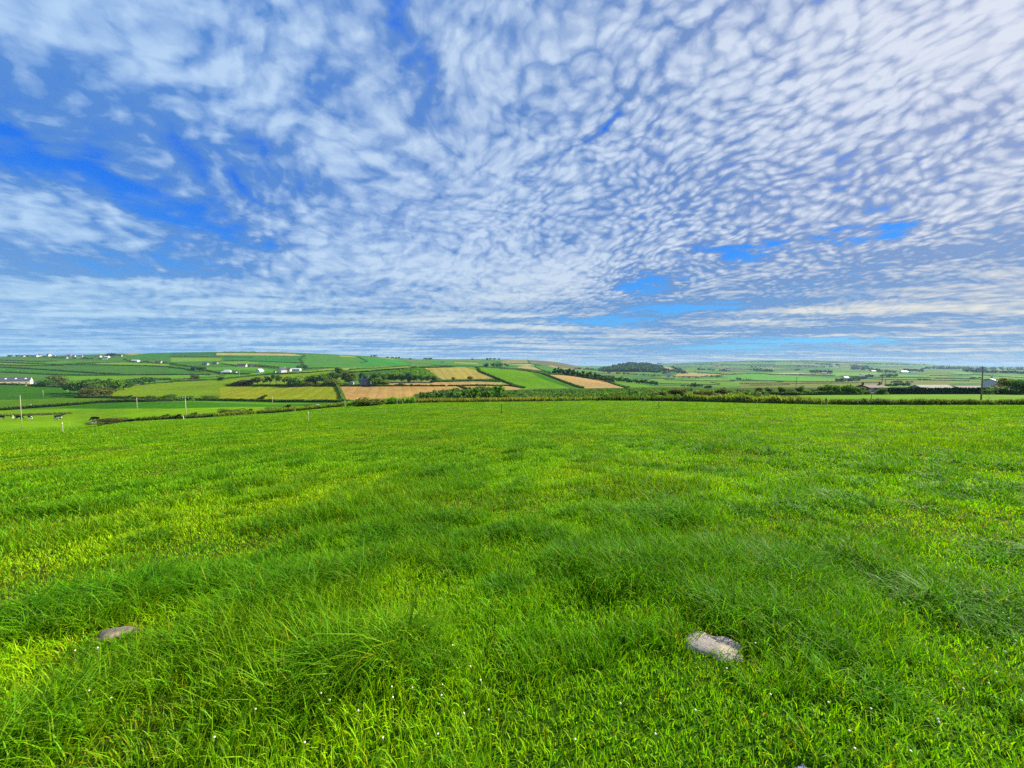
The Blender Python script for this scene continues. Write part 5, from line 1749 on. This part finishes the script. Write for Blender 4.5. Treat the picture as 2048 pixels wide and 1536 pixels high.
def pole(x, vb, vt, label, mat, arm=True, arm_yaw=20, lean=0.0, thick=.13, stay=False, base=None, hv=None):
    p = base if base is not None else unpix(x, vb)
    h = hv if hv else (vb - vt) / F_PX * p.y
    r = empty("power_pole", (p.x, p.y, p.z), 0)
    tag(r, label, "power pole")
    top = (lean * h, 0, h)
    MB().tube([(0, 0, -.5), (lean * h * .5, 0, h * .5), top], [thick * 1.12, thick, thick * .78], 10).build("pole", mat, r, True)
    tips = []
    if arm:
        ca, sa = math.cos(math.radians(arm_yaw)), math.sin(math.radians(arm_yaw))
        MB().box((top[0], 0, h - .28), (1.7, .11, .13), math.radians(arm_yaw)).build("crossarm", mat, r)
        for q in (-.75, 0, .75):
            z0 = h - .21 if q else h + .0
            b = MB().tube([(top[0] + q * ca, q * sa, z0), (top[0] + q * ca, q * sa, z0 + .07), (top[0] + q * ca, q * sa, z0 + .12), (top[0] + q * ca, q * sa, z0 + .20)], [.03, .075, .045, .06], 8)
            b.build("insulator", PORC, r)
            tips.append(Vector((p.x + top[0] + q * ca, p.y + q * sa, p.z + z0 + .18)))
    else:
        MB().tube([(top[0], 0, h), (top[0], 0, h + .16)], [.05, .04], 8).build("insulator", PORC, r)
        tips = [Vector((p.x + top[0], p.y, p.z + h + .12))]
    if stay:
        MB().tube([(top[0], 0, h * .62), (2.2, -.6, -.4)], [.03, .03], 6).build("stay_wire", STEELM, r)
    POLES.append(tips)
    return r


def wire(a, b, sag, label, r=.011):
    pts = []
    for k in range(17):
        t = k / 16
        q = a.lerp(b, t)
        pts.append((q.x, q.y, q.z - sag * 4 * t * (1 - t)))
    o = MB().tube(pts, [r] * 17, 5).build("power_line", WIREM, None, True)
    tag(o, label, "power line", "wires slung between the power poles")


pole(44, 858, 791, "tall pale power pole rising from the field among the cows", PALEPOLE, False, thick=.068)
pole(274.5, 822, 795, "pale power pole in the bright meadow beyond the long low thicket", PALEPOLE, False, thick=.11)
pole(372, 833, 794, "pole with a crossarm at the field hedge", PALEPOLE, True, 12, thick=.10)
pole(545, 809, 793, "slim pale pole in front of the yellow green field", PALEPOLE, False, thick=.14)
pole(86.5, 794, 780, "faint slim pole in the dark green field below the barn hedge", PALEPOLE, False, thick=.12)
pole(479, 757, 741, "thin pole beside the lane of the white cottages", PALEPOLE, False, thick=.16)
pole(1590.5, 789, 754.5, "leaning dark pole behind the round headed trees", POLEWOOD, True, 80, .055, .10)
pole(1760, 780, 752.5, "leaning pole rising behind the bungalow roof", POLEWOOD, False, lean=.10, thick=.16, base=Vector((float(px_ray(1761, 780)[0]) * 200, 200, float(ground_z(float(px_ray(1761, 780)[0]) * 200, 200)))), hv=10.6)
pole(1770, 774, 761, "short distant pole next to the leaning pole by the bungalow", POLEWOOD, False, thick=.16, base=Vector((float(px_ray(1770.6, 780)[0]) * 260, 260, float(ground_z(float(px_ray(1770.6, 780)[0]) * 260, 260)))), hv=7.6)
bp_ = unpix(1962, 800.5)
pole(1962, 800.5, 733.5, "big dark power pole with crossarm and slanting stay at the end of the trimmed hedge", POLEWOOD, True, 62, .004, .16, True)
wire(POLES[0][0], POLES[0][0] + Vector((-60, 6, 1.0)), 1.2, "faint wire running off to the left from the tall pale pole", .02)
wire(POLES[1][0], POLES[2][1], 1.6, "faint pale wire between the meadow pole and the crossarm pole", .03)
wire(POLES[1][0], POLES[4][0], 2.0, "faint wire from the meadow pole towards the slim pole below the barn", .02)
wire(POLES[9][0], POLES[9][0] + Vector((40, 70, 0.6)), 1.3, "dark wire leaving the big pole over the garden trees", .012)
wire(POLES[9][2], POLES[6][1], 1.6, "dark wire from the big pole to the leaning dark pole", .012)

# ------------------------------------------------------------------ fences
TAPE = plain("fence_tape", (214, 210, 190), 0.6, 0.3)
CAPM = plain("white_insulator", (236, 236, 230), 0.5, 0.3)
DARKPOST = plain("dark_wood", (92, 78, 62), 0.9, 0.1, 0.25, 20.0, 0.3)
PALEPOST = plain("pale_post", (204, 196, 170), 0.8, 0.2, 0.12, 20.0)


def post(root, p, h, r, mat, cap=False, tilt=0.0):
    o = MB().tube([(0, 0, -.3), (tilt * h * .5, 0, h * .5), (tilt * h, 0, h - r * .8), (tilt * h, 0, h)], [r, r * .97, r * .95, r * .6], 9)
    q = o.build("post", mat, root, False, tuple(Vector(p) - root.location))
    if cap:
        MB().box((tilt * h, -r - .02, h * .86), (.05, .05, .09)).build("insulator", CAPM, q)
    return q


def fence(label, rows, wire_h=None, links=()):
    """rows: picture x, foot row, top row, radius, material, cap, tilt"""
    b0 = unpix(rows[0][0], rows[0][1])
    r = empty("post_and_wire_fence", b0)
    tag(r, label, "fence")
    tops = []
    for (x, vb, vt, rad, mat, cap, tilt) in rows:
        p = unpix(x, vb)
        h = (vb - vt) / F_PX * p.y
        post(r, p, h, rad, mat, cap, tilt)
        tops.append(Vector((p.x + tilt * h * .8, p.y - rad, p.z + h * .82)))
    for (i, j) in links:
        a, b = tops[i] - b0, tops[j] - b0
        pts = []
        for k in range(25):
            t = k / 24
            q = a.lerp(b, t)
            w0 = a.lerp(b, t) + b0
            z = max(q.z - .12 * 4 * t * (1 - t), float(ground_z(w0.x, w0.y)) - b0.z + .45)
            pts.append((q.x, q.y, z))
        MB().tube(pts, [.003] * 25, 5).build("wire", TAPE, r, True)
    return r


fence("electric fence of four well spaced posts crossing the field", [
    (126, 864.5, 843.5, .020, PALEPOST, True, 0), (616.5, 841.5, 822, .025, PALEPOST, True, .02), (1003, 828.5, 808, .04, DARKPOST, False, 0), (1318, 817.2, 800.5, .04, DARKPOST, True, 0)], links=((0, 1), (1, 2), (2, 3)))
fence("posts along the field hedge on the left", [
    (139, 852.5, 842.5, .035, WOODPOST, False, 0), (235, 844.5, 838, .05, WOODPOST, False, 0), (368, 839.5, 830.5, .07, PALEPOST, False, -.25), (425, 834, 828, .06, PALEPOST, False, 0), (590, 823.5, 817, .06, WOODPOST, False, 0),
    (690, 813.4, 800.5, .06, WOODPOST, False, 0), (736, 811, 798, .06, WOODPOST, False, 0), (794, 809.2, 800, .06, WOODPOST, False, .03), (805, 808.2, 801, .05, WOODPOST, False, 0)], links=((2, 3), (5, 6), (6, 7)))
fence("weathered post and wire fence along the dark bank", [
    (980, 805, 794, .06, WOODPOST, False, 0), (1150, 803.5, 796, .06, WOODPOST, False, 0), (1197, 802, 793, .06, PALEPOST, False, 0), (1288, 801.8, 793, .10, DARKPOST, False, 0), (1289.5, 802, 796, .06, PALEPOST, False, 0), (1326, 802.5, 790.5, .05, WOODPOST, False, 0),
    (1384, 803.6, 796, .05, WOODPOST, False, 0), (1425, 804.5, 791.5, .09, PALEPOST, False, 0), (1497, 806.2, 795.5, .05, WOODPOST, False, 0), (1599, 808.2, 798.5, .08, PALEPOST, False, 0), (1652, 810, 796, .14, DARKPOST, False, 0),
    (1654, 809.6, 798, .08, PALEPOST, False, 0), (1786, 810, 799, .13, WOODPOST, False, 0)], links=((3, 5), (5, 6), (6, 7), (7, 8), (8, 9), (9, 10), (10, 12)))
# single pieces
p = unpix(1742.5, 803)
s = empty("bird_table", (p.x, p.y, p.z))
tag(s, "dark post carrying a weathered box in the bright strip", "post")
MB().tube([(0, 0, -.4), (0, 0, 2.0)], [.07, .06], 8).build("post", DARKPOST, s)
MB().box((0, 0, 2.06), (.62, .5, .08)).box((-.24, 0, 2.25), (.06, .4, .32)).box((.24, 0, 2.25), (.06, .4, .32)).build("platform", WOODPOST, s)
MB().quads([(-.42, -.36, 2.40), (.42, -.36, 2.40), (.42, 0, 2.68), (-.42, 0, 2.68), (-.42, .36, 2.40), (.42, .36, 2.40)], [(0, 1, 2, 3), (3, 2, 5, 4), (0, 3, 4), (1, 5, 2), (0, 4, 5, 1)]).build("roof", BROWNR, s)


# ------------------------------------------------------------------ cattle and sheep
def coat(name, off, dark_share, dark=(18, 16, 15), pale=(226, 220, 206)):
    m = bpy.data.materials.new(name)
    m.use_nodes = True
    g = G(m.node_tree)
    bs = g.n["Principled BSDF"]
    tc = g.node('ShaderNodeTexCoord')
    n = g.noise(g.vm('ADD', tc.outputs['Object'], (off, off * .7, 0)), 1.5, 1.5, 0.45)
    g.l.new(g.mix(g.smooth(n, 1 - dark_share - .01, 1 - dark_share + .01), lin(pale), lin(dark)), bs.inputs['Base Color'])
    bs.inputs['Roughness'].default_value = 0.8
    bs.inputs['Specular IOR Level'].default_value = 0.2
    return m


def skin_animal(name, joints, edges, mat):
    me = bpy.data.meshes.new(name)
    me.from_pydata([j[:3] for j in joints], edges, [])
    o = bpy.data.objects.new(name, me)
    COL.objects.link(o)
    sk = o.modifiers.new("skin", 'SKIN')
    for i, j in enumerate(joints):
        me.skin_vertices[0].data[i].radius = (j[3], j[4] if len(j) > 4 else j[3])
    me.skin_vertices[0].data[0].use_root = True
    o.modifiers.new("sub", 'SUBSURF').render_levels = 2
    o.modifiers["sub"].levels = 1
    me.materials.append(mat)
    return o


# walking along +x; x, y, z, radius
BODY = [(-.55, 0, 1.02, .30, .36), (0, 0, .98, .33, .40), (.50, 0, 1.02, .28, .38), (.85, 0, 1.05, .20, .26)]
GRAZE = [(1.15, 0, .72, .14), (1.36, 0, .38, .13), (1.50, 0, .16, .08)]
ALERT = [(1.15, 0, 1.22, .15), (1.40, 0, 1.30, .14), (1.66, 0, 1.14, .085)]


def cow_skeleton(head):
    J = BODY + head
    E = [(0, 1), (1, 2), (2, 3), (3, 4), (4, 5), (5, 6)]
    # ears and horn buds
    h = J[5]
    J = J + [(h[0] - .08, .20, h[2] + .10, .035), (h[0] - .08, -.20, h[2] + .10, .035)]
    E += [(5, 7), (5, 8)]
    for s in (-1, 1):       # hind leg: thigh, knee forward, hock back, hoof
        b = len(J)
        J = J + [(-.62, .20 * s, .80, .17), (-.52, .20 * s, .62, .11), (-.76, .20 * s, .44, .065), (-.72, .20 * s, .12, .05), (-.68, .20 * s, .03, .06)]
        E += [(0, b), (b, b + 1), (b + 1, b + 2), (b + 2, b + 3), (b + 3, b + 4)]
    for s in (-1, 1):       # foreleg
        b = len(J)
        J = J + [(.62, .18 * s, .76, .12), (.62, .18 * s, .44, .07), (.60, .18 * s, .12, .05), (.64, .18 * s, .03, .06)]
        E += [(2, b), (b, b + 1), (b + 1, b + 2), (b + 2, b + 3)]
    b = len(J)
    J = J + [(-.88, 0, 1.20, .06), (-.98, 0, .90, .03), (-.97, 0, .55, .045)]
    E += [(0, b), (b, b + 1), (b + 1, b + 2)]
    b = len(J)
    J = J + [(-.38, 0, .60, .12)]
    E += [(0, b)]
    return J, E


LYING = [(-.62, 0, .40, .34, .34), (0, 0, .42, .40, .38), (.52, 0, .45, .34, .36), (.85, 0, .60, .20, .22), (1.02, .02, .88, .14), (1.24, .04, .94, .13), (1.46, .05, .78, .08),
         (1.14, .22, 1.0, .035), (1.14, -.18, 1.0, .035), (-.50, .34, .18, .15), (-.10, .48, .10, .08), (-.42, .60, .06, .05), (.62, -.30, .20, .12), (.95, -.34, .08, .07), (.66, -.42, .06, .05), (-.92, 0, .46, .06), (-1.0, .1, .12, .04)]
LYE = [(0, 1), (1, 2), (2, 3), (3, 4), (4, 5), (5, 6), (5, 7), (5, 8), (0, 9), (9, 10), (10, 11), (2, 12), (12, 13), (13, 14), (0, 15), (15, 16)]
COATS = [coat("coat_mostly_black", 3.1, .68), coat("coat_black", 0.0, .97), coat("coat_patched", 7.7, .52), coat("coat_mostly_white", 11.3, .30), coat("coat_brown_patched", 5.2, .55, (74, 46, 34))]
HERD = 'dairy cows in the lower pasture'
for (x, v, pose, ci, yaw, label) in [
        (2, 838.5, 'graze', 1, 200, "black cow grazing at the very edge of the pasture"),
        (25, 838.0, 'alert', 4, 150, "brown and white cow with pale face and legs"),
        (38, 838.6, 'graze', 1, 10, "dark cow grazing right behind the tall pale pole"),
        (60, 838.2, 'graze', 2, -20, "black and white patched cow just past the tall pale pole"),
        (116, 837.5, 'alert', 1, 70, "black cow standing over the one lying down"),
        (117, 840.0, 'lie', 2, -10, "black cow with white flank lying in front of a standing one"),
        (191, 842.5, 'graze', 1, 190, "solid black cow grazing close to the long brown thicket"),
        (183.5, 849.0, 'lie', 3, 5, "white cow lying in the grass below the solid black one")]:
    p = unpix(x, v)
    if pose == 'lie':
        o = skin_animal("cow", LYING, LYE, COATS[ci])
    else:
        J, E = cow_skeleton(GRAZE if pose == 'graze' else ALERT)
        o = skin_animal("cow", J, E, COATS[ci])
    o.location = p
    o.rotation_euler = (0, 0, math.radians(yaw))
    o.scale = (.85, .85, .85) if ci == 3 else (1.35, 1.35, 1.35)
    tag(o, label, "cow", HERD)
WOOL = plain("wool", (226, 222, 206), 0.95, 0.1, 0.1, 8.0)
SJ = [(-.35, 0, .60, .26, .26), (.05, 0, .60, .29, .28), (.38, 0, .62, .22, .24), (.56, 0, .66, .13), (.72, 0, .58, .10), (.86, 0, .46, .06), (-.36, .14, .30, .05), (-.36, .14, .02, .035), (-.36, -.14, .30, .05), (-.36, -.14, .02, .035),
      (.34, .13, .30, .05), (.34, .13, .02, .035), (.34, -.13, .30, .05), (.34, -.13, .02, .035)]
SE = [(0, 1), (1, 2), (2, 3), (3, 4), (4, 5), (0, 6), (6, 7), (0, 8), (8, 9), (2, 10), (10, 11), (2, 12), (12, 13)]
for (x, v, yaw, label) in [(7, 739.8, 10, "white sheep on the hill, nearer the left margin"), (35, 742.4, -15, "white sheep on the hill above the long barn"), (51, 772.2, 5, "white sheep by the hedge in front of the long barn"),
                           (60, 812, 20, "single white sheep in the pasture behind the cows' hedge"), (633, 814.2, 0, "white sheep in the meadow past the white post"), (697, 806, 10, "white sheep by the big olive thicket")]:
    o = skin_animal("sheep", SJ, SE, WOOL)
    o.location = unpix(x, v)
    o.rotation_euler = (0, 0, math.radians(yaw))
    o.scale = (1.35, 1.35, 1.35) if v > 780 else (1.8, 1.8, 1.8)
    tag(o, label, "sheep", "sheep grazing across the valley")

# ------------------------------------------------------------------ air
def build_haze():
    zmin = float(min(v.co.z for v in GROUND.data.vertices)) - 1.5
    zmax = float(max(v.co.z for v in GROUND.data.vertices)) + 16
    R = 16400
    o = MB().quads([(-R, -R, zmin), (R, -R, zmin), (R, R, zmin), (-R, R, zmin), (-R, -R, zmax), (R, -R, zmax), (R, R, zmax), (-R, R, zmax)],
                   [(3, 2, 1, 0), (4, 5, 6, 7), (0, 1, 5, 4), (1, 2, 6, 5), (2, 3, 7, 6), (3, 0, 4, 7)])
    m = bpy.data.materials.new("haze_air")
    m.use_nodes = True
    m.node_tree.nodes.clear()
    g = G(m.node_tree)
    out = g.node('ShaderNodeOutputMaterial')
    vol = g.node('ShaderNodeVolumePrincipled')
    vol.inputs['Color'].default_value = (0.50, 0.76, 1.0, 1)
    vol.inputs['Density'].default_value = HAZE
    vol.inputs['Anisotropy'].default_value = 0.0
    g.l.new(vol.outputs[0], out.inputs['Volume'])
    ob = o.build("haze", m)
    tag(ob, "thin bluish summer haze lying over the valley", None, None, 'stuff')


HAZE = 5.5e-5
build_haze()
